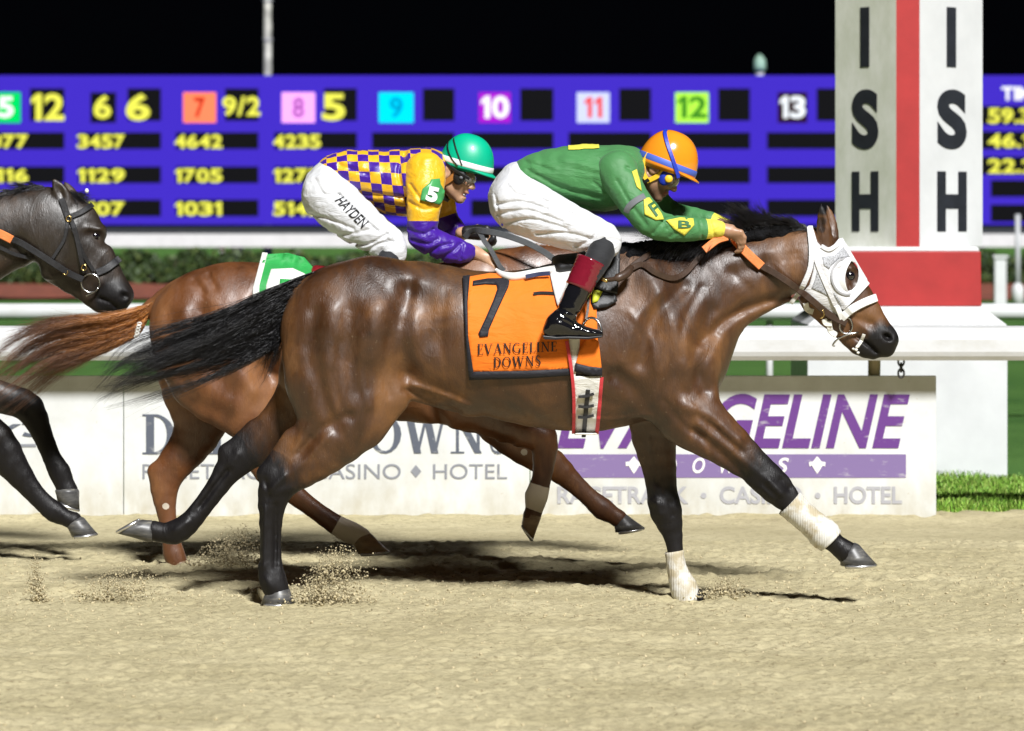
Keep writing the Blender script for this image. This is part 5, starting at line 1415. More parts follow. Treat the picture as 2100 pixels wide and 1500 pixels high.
# boots
patent = plain('black_patent_leather', (0.006, 0.006, 0.008), 0.09, 0.1, 20, 0.25, 26, 0.012, Coat_Weight=0.8, Coat_Roughness=0.04)
maroon = plain('maroon_patent_leather', (0.16, 0.008, 0.02), 0.15, 0.1, 20, 0.15, 24, 0.01, Coat_Weight=0.7, Coat_Roughness=0.06)
sock = cloth_mat('charcoal_sock', (0.011, 0.012, 0.015), 0.8, 0.3, 0.2)
for s in (-1, 1):
    garment('sock', [([(1240, 500, s * .265, 29, .85), (1226, 532, s * .30, 27, .85), (1206, 566, s * .325, 24, .85)], .02)], Y7, sock, t7, .007, rough=0)
    bt, _ = garment('boot', [([(1194, 578, s * .335, 26, .85), (1168, 632, s * .35, 23, .85), (1148, 662, s * .355, 23, .9)], .02), ([(1140, 668, s * .355, 23, .85), (1168, 674, s * .355, 18, .95), (1208, 683, s * .35, 11, 1.5), (1230, 685, s * .35, 8, 1.5)], .025), ([(1124, 680, s * .355, 12, 1.2), (1126, 684, s * .355, 10, 1.2)], .02)], Y7, patent, t7, .006,
                    [([(1150, 640, 0), (1175, 655, 0)], 3, -3), ([(1145, 650, 0), (1172, 664, 0)], 3, -3), ([(1140, 628, 0), (1180, 640, 0)], 4, -2), ([(1182, 668, 0), (1186, 690, 0)], 2.5, -2)], rough=.0012)
    cuff = spline([U(1213, 534, s * .315), U(1203, 556, s * .322), U(1186, 592, s * .336)], 14)
    m = MB(); m.tube(cuff, np.array([.0655 + .0012 * math.sin(2.6 * k) for k in range(14)]) * np.linspace(1.02, .93, 14), 24, True, .85)
    m.build('boot_cuff', maroon, bt, True)
    m = MB(); pr = [(1112, 688), (1116, 696), (1140, 697), (1165, 695), (1205, 696), (1234, 692), (1236, 688), (1205, 691), (1165, 690), (1140, 691)]
    pts = [U(px, py, s * .355) for px, py in pr]; m.prism([(p[0], p[2]) for p in pts], s * .355 - .027, s * .355 + .027); m.build('sole', black_rubber, bt, False, .003)

# ================= rider on 5: purple and gold checks, green helmet
fr5 = frame(20, 14)
O5 = U(923, 350, Y5 - .01)
t5 = thing('person', 'smiling rider in gold and purple checked silks with green helmet on the chestnut', 'person', U(690, 440, Y5))
arms5 = [[(872, 362, -.15, 28, .9), (873, 410, -.19, 24, .9), (868, 486, -.21, 20, .9), (920, 508, -.18, 18, .9), (966, 516, -.15, 13, .9), (980, 522, -.14, 12, .9)],
         [(872, 355, .15, 28, .9), (895, 405, .19, 24, .9), (912, 455, .2, 20, .9), (940, 478, .15, 13, .9), (955, 478, .12, 12, .9)]]
legs5 = [[(672, 400, s * .09, 36, .9), (715, 445, s * .16, 34, .9), (795, 502, s * .25, 20, .9), (790, 545, s * .30, 14, .9), (745, 640, s * .33, 10, .9)] for s in (-1, 1)]
limbs5 = [[(690, 365, 0, 30, 1.4), (780, 368, 0, 46, 1.2), (840, 372, 0, 50, 1.2), (878, 352, 0, 33, 1.5), (902, 352, 0, 25, 1.1), (918, 348, 0, 24, 1.0)]] + arms5 + legs5
skin5 = skin_mat('light_tan_skin', (0.52, 0.31, 0.19))
hands5 = [(U(984, 523, Y5 - .14), (.80, .08, -.52), (0, -.8, -.5), (.3, -.4, .6), (.25, .2, -.9), .175), (U(957, 477, Y5 + .115), (.95, -.05, .05), (0, .8, -.5), (.1, .3, .8), (.1, -.15, -.95), .175)]
b5, H5, M5 = rider_body(t5, O5, fr5, 1.06, limbs5, hands5, Y5, skin5, 0.25, True)
white_tooth = plain('teeth', (0.75, 0.73, 0.68), 0.25, 0.03)
m = MB()
for k in range(-4, 5):
    c = H5(.1085 - .0011 * k * k * .35, -.0775, .0048 * k); m.tube([c, c - fr5[1] * .0075], [.0030, .0026], 6)
o = m.build('teeth', white_tooth, b5, True); o['kind'] = 'stuff'
gold, purple = (0.78, 0.43, 0.012), (0.045, 0.005, 0.27)
chk = NT('checked_silk'); uv = chk.attr('uvw', True); sp = chk.n('ShaderNodeSeparateXYZ'); chk.l(uv, sp.inputs[0])
par = chk.math('MODULO', chk.math('ADD', chk.math('FLOOR', sp.outputs[0]), chk.math('FLOOR', sp.outputs[1])), 2.0)
nz = chk.noise(16, 4, 0.55, dist=1.0)
chk = chk.set(Base_Color=chk.mix(par, (*gold, 1), (*purple, 1)), Roughness=0.36, Specular_IOR_Level=0.6, Normal=chk.bump(nz, 0.3, 0.02), Sheen_Weight=0.1)
j5rows = [(682, 350, 0, 32, 1.5), (716, 352, 0, 44, 1.35), (780, 369, 0, 61, 1.15), (840, 376, 0, 69, 1.15), (876, 350, 0, 47, 1.5), (902, 346, 0, 30, 1.2)]
def check_uv(V):
    a = U(682, 350, Y5); d = U(880, 366, Y5) - a; L = np.linalg.norm(d); d /= L
    r = V - a; u = r @ d
    nrm = np.array([-d[2], 0, d[0]]); h = r @ nrm
    ang = np.arctan2(-(V[:, 1] - Y5), h + .03)
    # squares lean and grow towards the belly
    return {'uvw': np.stack([(u + .20 * (h + .1)) / .052 + 20, ang * .155 / .052 + 20, u * 0], 1)}
c5 = [([(725, 395, 0), (790, 400, 0), (850, 410, 0)], 5, -5), ([(745, 415, 0), (800, 420, 0), (850, 425, 0)], 4, -4), ([(830, 320, 0), (820, 360, 0), (840, 420, 0)], 5, -5), ([(840, 312, 0), (845, 350, 0)], 5, 4), ([(700, 340, 0), (760, 360, 0)], 6, -3), ([(860, 320, 0), (880, 335, 0)], 5, -4)]
garment('jersey', [(j5rows, .04)], Y5, chk, t5, creases=c5, fn=check_uv, rough=.003)
sl5 = [(872, 352, -.14, 42, .9), (872, 392, -.19, 38, .9), (869, 432, -.21, 33, .9), (868, 452, -.21, 31, .9), (868, 484, -.21, 30, .9), (904, 506, -.19, 28, .9), (942, 516, -.165, 26, .9), (966, 518, -.15, 16, .9)]
silk5 = two_tone('gold_and_purple_sleeve', [(0, gold), (.43, purple)], 0.42, bump=.5)
cs5 = [([(842, 470, 0), (870, 480, 0), (890, 470, 0)], 4, -4), ([(848, 492, 0), (880, 500, 0), (900, 490, 0)], 4, -4), ([(880, 520, 0), (905, 505, 0), (925, 500, 0)], 4, -4), ([(905, 530, 0), (930, 515, 0), (945, 500, 0)], 4, -4), ([(950, 500, 0), (946, 530, 0)], 3, -3), ([(843, 415, 0), (870, 430, 0), (898, 425, 0)], 4, -3), ([(845, 380, 0), (865, 410, 0)], 4, -4)]
garment('sleeve', [(sl5, .022)], Y5, silk5, t5, .0055, cs5, .004, fn=band_arm(sl5, Y5))
sl5f = [(876, 348, .14, 42, .9), (892, 392, .19, 36, .9), (903, 425, .2, 32, .9), (912, 452, .2, 29, .9), (926, 468, .18, 26, .9), (944, 478, .145, 17, .9)]
garment('sleeve', [(sl5f, .022)], Y5, two_tone('gold_and_purple_far_sleeve', [(0, gold), (.55, purple)], 0.3), t5, .0065, rough=.004, fn=band_arm(sl5f, Y5))
breech5 = [([(676, 362, 0, 36, 1.45), (668, 385, 0, 46, 1.4), (670, 402, 0, 50, 1.3)], .04)] + [([(672, 402, s * .09, 52, .85), (712, 440, s * .16, 50, .8), (758, 474, s * .22, 42, .8), (797, 502, s * .25, 35, .8), (806, 520, s * .265, 27, .8)], .035) for s in (-1, 1)]
cb5 = [([(640, 440, 0), (680, 450, 0), (730, 470, 0)], 4, -4), ([(700, 400, 0), (740, 440, 0), (780, 475, 0)], 4, -4), ([(720, 500, 0), (760, 500, 0), (800, 480, 0)], 4, -5), ([(680, 480, 0), (720, 480, 0), (770, 470, 0)], 4, -3), ([(750, 520, 0), (780, 500, 0), (810, 495, 0)], 4, -5), ([(650, 370, 0), (670, 400, 0), (700, 400, 0)], 4, -3), ([(785, 520, 0), (800, 490, 0)], 3, -4)]
white_nylon5 = cloth_mat('white_breeches_plain', (0.64, 0.65, 0.67), 0.5, 0.2, 0.5, 9, 0.45, 0.03)
br5, brf5 = garment('breeches', breech5, Y5, white_nylon5, t5, creases=cb5, rough=.004)
brn5 = brf5.sampler()
ink = plain('black_lettering', (0.01, 0.01, 0.012), 0.5, 0)
letter_at('leg_lettering', text_geo('HAYDEN', 0.1, 0.012), None, Y5 - .2, ink, t5, lambda x, z: brn5(x, z) - .004, quad=[(686, 412), (742, 470), (757, 454), (704, 402)], cut=.03)
for s in (-1, 1):
    garment('boot', [([(800, 526, s * .275, 23, .85), (788, 552, s * .30, 24, .85), (766, 600, s * .33, 23, .85), (745, 640, s * .33, 22, .9)], .02), ([(738, 650, s * .33, 20, .9), (770, 656, s * .33, 15, 1.0), (815, 664, s * .33, 8, 1.4)], .02)], Y5, sock, t5, .008, rough=0)
green_shell = plain('green_helmet', (0.0, 0.42, 0.235), 0.4, 0.05, 5, 0.08, 60, Coat_Weight=0.2)
white_band = plain('white_band', (0.8, 0.82, 0.82), 0.5, 0.05)
hf5 = frame(16, 14)
hel, hpt = helmet(t5, U(953, 342, Y5 - .01), hf5, .136, .112, .162, green_shell, white_band)
helmet_strap(t5, hpt, [(46, 140), (36, 120), (20, 100), (3, 84)], .006, black_rubber)
helmet_strap(t5, hpt, [(34, 150), (22, 130), (8, 108), (0, 92)], .006, black_rubber)
helmet_strap(t5, hpt, [(12, 165), (3, 135), (-6, 105), (-12, 80), (-16, 62)], .015, black_rubber)
goggles(t5, H5, M5, 1.06, black_rubber, grey_web, 1.0, -.006, .009)
brown_pad = plain('tan_harness', (0.42, 0.17, 0.035), 0.5, 0.1, 20)
for s in (1, -1):
    lat_strap('chin_harness', [H5(-.05, .03, .070 * s), H5(-.045, -.02, .075 * s), H5(-.02, -.055, .072 * s), H5(.02, -.066, .070 * s)], brown_pad, .024, t5)
    lat_strap('chin_harness', [H5(.05, .0, .077 * s), H5(.035, -.03, .076 * s), H5(.012, -.06, .072 * s)], brown_pad, .026, t5)
    lat_strap('chin_strap', [H5(.006, -.05, .082 * s), H5(.0, -.09, .068 * s), H5(.02, -.125, .03 * s), H5(.04, -.132, 0)], black_rubber, .018, t5)
# black glove on the far hand
gl = Field(U(955, 477, Y5) - .22, U(955, 477, Y5) + .3, .006)
w0 = U(962, 477, Y5 + .11)
fs, th = hand_pts(w0, np.array([.95, -.05, .05]), np.array([0, .8, -.5]), np.array([.1, .3, .8]), np.array([.1, -.15, -.95]), .175)
gl.cone(w0 - [.01, 0, 0], w0 + [.05, 0, .0], .034, .040, 1, 1, .01)
for f_ in fs:
    gl.cone(w0 + [.02, 0, 0], f_[0], .022, .019, 1, 1, .014)
    for a, b in zip(f_[:-1], f_[1:]): gl.cone(a, b, .0145, .0135, 1, 1, .005)
V, F = gl.mesh(1); mesh_obj('glove', V, F, black_rubber, t5, True)
# number badge on the near arm
sd5 = chain_depth(sl5, Y5)
badge_green = plain('badge_green', (0.06, 0.33, 0.10), 0.35, 0.1)
bd = surf_poly('number_badge', [[(884, 368), (902, 366), (904, 378), (912, 392), (910, 408), (902, 421), (886, 416), (862, 411), (866, 388), (880, 376)]], sd5, Y5 - .2, .012, badge_green, t5, th=.006)
letter_at('badge_numeral', text_geo('5', 0.1, 0.06), None, Y5 - .2, white_band, bd, lambda x, z: sd5(x, z) - .020, quad=[(872, 411), (896, 418), (901, 386), (876, 380)], cut=.25)
# ------------------------------------------------------------------ tack
def lv(fl, level): return fl.sampler(level)
c7a, c7b, c7c, c7d = lv(f7, .007), lv(f7, .0105), lv(f7, .013), lv(f7, .016)
orange_cloth = cloth_mat('orange_saddlecloth', (0.82, 0.185, 0.010), 0.7, 0.3, 0.3, 9, 0.3, 0.05)
black_tape = cloth_mat('black_tape', (0.012, 0.012, 0.018), 0.6, 0.2, 0.2, 20, 0.35, 0.3)
red_cloth = cloth_mat('red_binding', (0.55, 0.035, 0.045), 0.6, 0.2, 0.2)
white_web = cloth_mat('white_webbing', (0.72, 0.71, 0.66), 0.6, 0.2, 0.3, 20, 0.35, 0.1)
white_leather = plain('white_leather', (0.78, 0.78, 0.76), 0.35, 0.05, 8, 0.15, 40)
black_leather = plain('black_leather', (0.016, 0.016, 0.018), 0.5, 0.3, 25, 0.3, 90, 0.004)
brown_leather = plain('brown_leather', (0.05, 0.028, 0.018), 0.4, 0.3, 25, 0.25, 60, 0.004)
orange_grip = plain('orange_rein_grip', (0.75, 0.22, 0.06), 0.55, 0.1, 20, 0.5, 120, 0.004)
brass = plain('brass', (0.80, 0.58, 0.22), 0.25, 0.1, 20, Metallic=1.0)
steel = plain('bit_steel', (0.55, 0.55, 0.56), 0.25, 0.1, 20, Metallic=1.0)

def ripple(fn, amp, sx, sz, seed):
    return lambda x, z: fn(x, z) - amp * (0.6 + 0.6 * noise3(np.asarray(x) / sx + seed, np.asarray(x) * 0 + 2.5, np.asarray(z) / sz + np.asarray(x) * 6))

sc7 = thing('saddlecloth', 'orange saddlecloth numbered 7 with black edging on the bay horse', 'saddlecloth', U(1060, 780, -.28))
cl7 = ripple(c7a, .008, .07, .16, 3)
outline = [(966, 766), (955, 660), (960, 568), (1005, 560), (1075, 566), (1135, 560), (1200, 560), (1222, 600), (1226, 700), (1233, 758), (1180, 760), (1080, 764)]
def dense(poly, step=14, close=True):
    out = []
    for a, b in zip(poly, poly[1:] + (poly[:1] if close else [])):
        n = max(1, int(math.hypot(b[0] - a[0], b[1] - a[1]) / step))
        out += [(a[0] + (b[0] - a[0]) * k / n, a[1] + (b[1] - a[1]) * k / n) for k in range(n)]
    return out
cloth_o = surf_poly('cloth', [dense(outline)], cl7, -.28, .002, orange_cloth, sc7, 14, .004)
mir = cloth_o.copy(); mir.data = cloth_o.data.copy(); mir.name = 'cloth'
COL.objects.link(mir); mir.parent = sc7
v = np.zeros(len(mir.data.vertices) * 3, np.float32); mir.data.vertices.foreach_get('co', v); v = v.reshape(-1, 3)
v[:, 1] = -(v[:, 1] + sc7.location.y) - sc7.location.y; mir.data.vertices.foreach_set('co', v.ravel()); mir.data.flip_normals()
e7 = lambda x, z: cl7(x, z) - .0045
surf_poly('edging', [dense([(949, 566), (964, 564), (959, 620), (960, 690), (971, 764), (962, 780), (955, 700), (951, 620)])], e7, -.28, .002, black_tape, sc7, 12, .005)
surf_poly('edging', [dense([(962, 780), (970, 763), (1080, 761), (1176, 756), (1178, 770), (1080, 777)])], e7, -.28, .002, black_tape, sc7, 12, .005)
surf_poly('edging', [dense([(1180, 745), (1208, 752), (1235, 755), (1235, 771), (1210, 771), (1178, 762)])], lambda x, z: cl7(x, z) - .016, -.28, .002, black_tape, sc7, 12, .005)
surf_poly('cloth_flap', [dense([(1188, 720), (1205, 690), (1228, 700), (1234, 757), (1210, 758), (1180, 748)])], lambda x, z: cl7(x, z) - .014, -.28, .002, orange_cloth, sc7, 12, .005)
n7 = lambda x, z: cl7(x, z) - .005
surf_poly('numeral', [dense([(970, 576), (1000, 571), (1038, 570), (1045, 577), (1043, 588), (1030, 616), (1018, 642), (1003, 676), (1001, 690), (984, 692), (981, 684), (996, 652), (1012, 615), (1020, 592), (1018, 584), (995, 583), (969, 586)], 8)], n7, -.28, .003, black_tape, sc7, 8, .004)
letter_at('lettering', serif_geo('EVANGELINE', .16, .1), None, -.28, ink, sc7, lambda x, z: cl7(x, z) - .010, quad=[(979, 728), (1142, 721), (1142, 701), (979, 706)], cut=.12)
letter_at('lettering', serif_geo('DOWNS', .16, .1), None, -.28, ink, sc7, lambda x, z: cl7(x, z) - .010, quad=[(1012, 755), (1109, 751), (1109, 729), (1012, 733)], cut=.2)
m = MB(); m.ribbon(drape_path([(1094, 603), (1110, 601), (1140, 602)], n7, -.28, .006, 8), .014, .004); m.build('small_tab', black_leather, sc7, True)

# saddle with white pad, flap, girth, stirrup
sd = thing('saddle', 'tiny black racing saddle with white pad and laced white girth on the bay', 'saddle', U(1190, 560, 0))
cs = lambda x, z: cl7(x, z) - .012
surf_poly('white_panel', [dense([(1128, 562), (1150, 543), (1170, 536), (1190, 540), (1180, 600), (1150, 640), (1142, 622), (1134, 590)], 12)], cs, -.28, .006, white_leather, sd, 12, .01)
m = MB(); m.tube(drape_path([(1016, 553), (1030, 563), (1052, 568), (1085, 563), (1120, 556), (1140, 552)], lambda x, z: c7a(x, z), -.2, .022, 24), np.concatenate([np.linspace(.008, .018, 8), np.full(16, .019)]), 10); m.build('pad_roll', white_leather, sd, True)
navy = plain('navy_binding', (0.03, 0.04, 0.10), 0.5, 0.1)
strap('pad_binding', [(1078, 568), (1104, 563), (1128, 561)], 9, lambda x, z: c7a(x, z), -.2, .042, navy, sd, 12, .004)
surf_poly('flap', [dense([(1214, 512), (1250, 505), (1272, 512), (1271, 560), (1266, 604), (1240, 598), (1214, 586), (1210, 570), (1222, 545)], 10)], lambda x, z: c7c(x, z), -.25, .016, black_leather, sd, 10, .01)
surf_poly('lower_flap', [dense([(1214, 592), (1262, 602), (1266, 618), (1245, 630), (1218, 634), (1212, 620)], 10)], lambda x, z: c7c(x, z), -.25, .008, black_leather, sd, 10, .006)
lime = plain('lime_lining', (0.55, 0.60, 0.03), 0.6, 0.1)
surf_poly('lining', [dense([(1216, 594), (1236, 598), (1226, 618), (1215, 622)], 10)], lambda x, z: c7c(x, z), -.25, .016, lime, sd, 10, .004)
seat = Field(U(1140, 560, 0) - [.02, .25, .14], U(1270, 520, 0) + [.03, .25, .14], .008)
seat.chain(cv([(1150, 548, 0, 26, 3.2), (1190, 542, 0, 24, 3.4), (1235, 530, 0, 24, 2.6), (1258, 520, 0, 22, 1.6)], Y7), .03, 2)
V, F = seat.mesh(1); mesh_obj('seat', V, F, black_leather, sd, True)
gdep = lambda x, z: cl7(x, z) - .007
belly = lambda x, z: np.minimum(c7b(x, z), c7b(x, z))
surf_poly('girth', [dense([(1166, 690), (1190, 690), (1186, 740), (1180, 772), (1234, 772), (1230, 830), (1226, 884), (1200, 890), (1178, 886), (1176, 800), (1172, 740)], 12)], lambda x, z: np.minimum(cl7(x, z) - .004, c7c(x, z)), -.25, .004, white_web, sd, 12, .005)
strap('girth_edge', [(1162, 700), (1170, 745), (1176, 800), (1177, 850), (1176, 889)], 7, lambda x, z: np.minimum(cl7(x, z) - .006, c7d(x, z)), -.25, .008, red_cloth, sd, 24, .005)
strap('girth_edge', [(1234, 774), (1231, 810), (1228, 850), (1224, 890)], 8, lambda x, z: c7d(x, z), -.25, .004, red_cloth, sd, 24, .005)
strap('lace', [(1206, 800), (1203, 830), (1200, 860), (1197, 896)], 9, lambda x, z: c7d(x, z), -.25, .007, black_leather, sd, 14, .006)
for (a, b) in (((1186, 814), (1218, 808)), ((1186, 834), (1218, 832)), ((1185, 856), (1218, 852))):
    strap('lace_crosspiece', [a, ((a[0] + b[0]) / 2, (a[1] + b[1]) / 2 + 2), b], 6, lambda x, z: c7d(x, z), -.25, .013, black_leather, sd, 8, .006)
m = MB()   # the girth runs on under the belly to the far side
P = np.array([[U(1200, 880, 0)[0], -.2 + .4 * k / 12, U(1200, 884, 0)[2] - .012 * math.sin(math.pi * k / 12)] for k in range(13)]); m.ribbon(P, .10, .006, np.tile([0, 0, -1.0], (13, 1))); m.build('girth_underside', white_web, sd, True)
# pommel roll and strap
m = MB(); a = spline([U(1240, 575, -.30), U(1262, 572, -.315), U(1284, 562, -.29), U(1295, 548, -.25)], 14); m.tube(a, [.010] * 5 + [.019] * 7 + [.012] * 2, 12); m.build('pommel_roll', brown_leather, sd, True)
m = MB(); a = spline([U(1234, 572, -.315), U(1246, 577, -.325)], 4); m.tube(a, .009, 8); m.build('brass_buckle', brass, sd, True)
for s in (-1, 1):
    m = MB(); m.ribbon(spline([U(1206, 600, s * .30), U(1206, 630, s * .315), U(1202, 655, s * .33)], 8), .012, .004); m.build('stirrup_leather', brown_leather, sd, True)
    A = np.linspace(0, math.pi, 15)
    pts = [U(1213 - 24 * math.cos(a) * .9, 688 - 36 * math.sin(a), s * .335 - s * .02 * math.cos(a)) for a in A]
    m = MB(); m.tube(pts, .006, 8); m.tube([pts[0], pts[-1]], .009, 8); st = m.build('stirrup', steel, sd, True)

# saddlecloth of 5: green with white border
sc5 = thing('saddlecloth', 'green and white saddlecloth on the chestnut, mostly hidden by the bay', 'saddlecloth', U(600, 640, Y5 - .25))
c5a = lv(f5, .008)
green_cloth = cloth_mat('green_saddlecloth', (0.02, 0.30, 0.06), 0.6, 0.3, 0.3, 10, 0.35); white_cloth = cloth_mat('white_saddlecloth', (0.74, 0.74, 0.70), 0.65, 0.3, 0.3, 12, 0.35)
surf_poly('cloth', [dense([(524, 640), (526, 580), (542, 522), (590, 519), (624, 528), (645, 552), (700, 580), (760, 590), (760, 650), (530, 650)], 16)], c5a, Y5 - .25, .002, green_cloth, sc5, 16, .005)
surf_poly('edging', [dense([(516, 640), (519, 590), (538, 518), (549, 519), (532, 586), (530, 640), (530, 652), (520, 652)], 12)], lambda x, z: c5a(x, z), Y5 - .25, .008, white_cloth, sc5, 12, .005)
surf_poly('numeral_panel', [dense([(543, 625), (546, 585), (556, 552), (600, 550), (622, 560), (690, 600), (690, 640), (543, 640)], 12)], lambda x, z: c5a(x, z), Y5 - .25, .007, white_cloth, sc5, 14, .004)
surf_poly('numeral', [dense([(574, 572), (612, 574), (640, 590), (640, 602), (592, 588), (590, 606), (640, 622), (640, 636), (570, 622)], 10)], lambda x, z: c5a(x, z), Y5 - .25, .011, green_cloth, sc5, 12, .004)
sd5_ = thing('saddle', 'dark red edged racing saddle under the checked rider', 'saddle', U(720, 580, Y5))
seat = Field(U(630, 620, Y5) - [.02, .25, .1], U(840, 540, Y5) + [.03, .25, .1], .009)
seat.chain(cv([(650, 562, 0, 18, 3.0), (720, 572, 0, 24, 3.2), (790, 560, 0, 24, 3.0), (815, 548, 0, 22, 1.8)], Y5), .03, 2)
V, F = seat.mesh(1); mesh_obj('seat', V, F, plain('dark_red_leather', (0.20, 0.01, 0.015), 0.4, 0.1), sd5_, True)
surf_poly('flap', [dense([(770, 580), (820, 570), (840, 620), (810, 680), (775, 660)], 14)], c5a, Y5 - .25, .02, black_leather, sd5_, 14, .01)

# leg wraps
def wrap(rows, Y, label):
    P = np.array([[*U(p[0], p[1], Y), p[2] * S(Y)] for p in rows]); Q = spline(P, 22)
    rr = Q[:, 3] * (1 + .018 * np.sin(np.arange(22) * 1.9))
    m = MB(); m.tube(Q[:, :3], rr, 22, True, .98); o = m.build('leg_wrap', bandage, None, True)
    return tag(o, label, 'bandage', 'white wraps on the front legs of the bay')
bt_ = NT('bandage_cloth'); n1 = bt_.noise(13, 5, 0.6); wv = bt_.n('ShaderNodeTexWave', Scale=30, Distortion=2.0); tc = bt_.n('ShaderNodeTexCoord'); bt_.l(tc.outputs['Object'], wv.inputs['Vector'])
bandage = bt_.set(Base_Color=bt_.ramp(n1, [(0.40, (0.44, 0.38, 0.26)), (0.56, (0.64, 0.63, 0.59))]), Roughness=0.75, Normal=bt_.bump(wv.outputs['Fac'], 0.25, 0.006))
wrap([(1619, 1032, 31), (1640, 1052, 29), (1668, 1076, 29), (1690, 1096, 33), (1704, 1110, 29)], Y7 - .13, 'dusty white wrap on the outstretched front leg of the bay')
wrap([(1382, 1131, 19), (1387, 1160, 20), (1394, 1185, 24), (1403, 1208, 29), (1411, 1234, 26)], Y7 + .13, 'white wrap on the planted front leg of the bay')

# white hood with eye cups on 7
def mirror_sheet(o, name):
    q = o.copy(); q.data = o.data.copy(); q.name = name; COL.objects.link(q); q.parent = o.parent
    off = world_loc(o.parent).y if o.parent else 0.0
    v = np.zeros(len(q.data.vertices) * 3, np.float32); q.data.vertices.foreach_get('co', v); v = v.reshape(-1, 3)
    v[:, 1] = 2 * Y7 - (v[:, 1] + off) - off; q.data.vertices.foreach_set('co', v.ravel()); q.data.flip_normals(); return q
hd = thing('blinker_hood', 'white mesh blinker hood with eye cups on the head of the bay', 'hood', U(1710, 640, -.08))
hood_cloth = cloth_mat('white_hood_cloth', (0.66, 0.66, 0.67), 0.65, 0.2, 0.3, 30, 0.3, 0.06)
net = NT('hood_netting'); tc = net.n('ShaderNodeTexCoord'); vo = net.n('ShaderNodeTexVoronoi', Scale=190.0); net.l(tc.outputs['Object'], vo.inputs['Vector'])
net = net.set(Base_Color=net.ramp(vo.outputs['Distance'], [(0.22, (0.06, 0.055, 0.055)), (0.45, (0.42, 0.43, 0.45))]), Roughness=0.7)
A = np.linspace(0, 2 * np.pi, 17)[:-1]
hole = [(1743 + 18 * math.cos(a) - 3 * math.sin(a), 567 + 30 * math.sin(a)) for a in A]
h7d = lv(f7, .004)
hood = surf_poly('hood_cloth', [dense([(1660, 466), (1668, 470), (1676, 497), (1690, 512), (1708, 505), (1720, 490), (1728, 488), (1742, 511), (1762, 545), (1778, 572), (1781, 581), (1752, 612), (1727, 634), (1717, 655), (1694, 648), (1668, 628), (1643, 604), (1660, 585), (1668, 555), (1671, 520), (1662, 500)], 7), dense(hole, 7)], h7d, -.08, .003, hood_cloth, hd, 7, .003)
surf_poly('netting', [dense([(1686, 527), (1712, 524), (1730, 507), (1743, 526), (1722, 530), (1705, 545), (1700, 553), (1690, 545)], 6)], h7d, -.08, .0055, net, hd, 6, .002)
surf_poly('netting', [dense([(1677, 548), (1690, 572), (1704, 605), (1706, 614), (1690, 604), (1664, 592), (1672, 572)], 6)], h7d, -.08, .0055, net, hd, 6, .002)
surf_poly('netting', [dense([(1711, 600), (1722, 616), (1726, 628), (1720, 622), (1710, 606)], 6)], h7d, -.08, .0055, net, hd, 6, .002)
cup_mat = plain('white_cup', (0.80, 0.80, 0.80), 0.3, 0.02, 8, Coat_Weight=0.3)
for s in (-1, 1):
    nu, nv = 13, 21; V = []
    ec = U(1738, 566, s * .088); y0 = near7(ec[0], ec[2]); y0 = y0 if s < 0 else -y0
    for j in range(nv):
        v = -0.985 + 1.97 * j / (nv - 1)
        xl, xo = 1736 - 32 * math.sqrt(1 - v * v), 1729 + 15 * v * v
        for i in range(nu):
            x = xl + (xo - xl) * i / (nu - 1); q = max(0.0, 1 - ((x - 1736) / 32) ** 2 - v * v)
            V.append([U(x, 0, 0)[0] - .12 * v * 36 * S(0), y0 + s * (.004 + .046 * math.sqrt(q)), ec[2] - v * 38 * S(0)])
    V = np.array(V); n = len(V); W = V - np.array([0, s * .003, 0])
    F = [(j * nu + i, j * nu + i + 1, (j + 1) * nu + i + 1, (j + 1) * nu + i) for j in range(nv - 1) for i in range(nu - 1)]
    F2 = F + [tuple(q + n for q in f_[::-1]) for f_ in F] + [(j * nu + nu - 1, j * nu + nu - 1 + n, (j + 1) * nu + nu - 1 + n, (j + 1) * nu + nu - 1) for j in range(nv - 1)]
    m = MB(); m.add(np.vstack([V, W]), F2); m.build('eye_cup', cup_mat, hd, True)
outline_mat = plain('grey_outline', (0.34, 0.34, 0.35), 0.6, 0.1)
strap('cup_outline', [(1742, 528), (1722, 534), (1708, 552), (1706, 575), (1716, 595), (1730, 604), (1744, 604)], 4, h7d, -.08, .010, outline_mat, hd, 24, .004)  # thin grey line drawn round the back edge of the eye cup
# seams
for pts, w in (([(1662, 464), (1668, 505), (1676, 540), (1692, 580), (1708, 615), (1718, 636)], 10), ([(1684, 505), (1700, 512), (1718, 502)], 9), ([(1781, 580), (1752, 611), (1728, 634)], 7), ([(1660, 466), (1664, 510), (1662, 548), (1650, 580), (1636, 606)], 11)):
    strap('binding', pts, w, h7d, -.08, .008, hood_cloth, hd, 22, .005)

# bridles and reins
br = thing('bridle', 'white bridle with brown reins and orange rein grips on the bay', 'bridle', U(1735, 665, -.08))
strap('noseband', [(1725, 654), (1745, 636), (1770, 622), (1797, 611)], 17, h7d, -.08, .010, white_leather, br, 20, .009)
strap('cheekpiece', [(1716, 628), (1722, 642), (1728, 658)], 11, h7d, -.08, .012, white_leather, br, 10, .006)
strap('throat_strap', [(1636, 604), (1630, 612), (1622, 622)], 9, h7d, -.06, .012, white_leather, br, 10, .006)
strap('lip_strap', [(1772, 686), (1766, 700), (1758, 712)], 7, h7d, -.05, .006, white_web, br, 10, .004)
for (cx, cy, r) in ((1756, 718, .008), (1760, 724, .007), (1750, 716, .006), (1758, 712, .008)):
    m = MB(); c0 = U(cx, cy, -.05); m.tube([c0 - [r, 0, 0], c0, c0 + [r * .8, 0, r * .3]], [r * .5, r, r * .4], 8); m.build('knot', white_web, br, True)
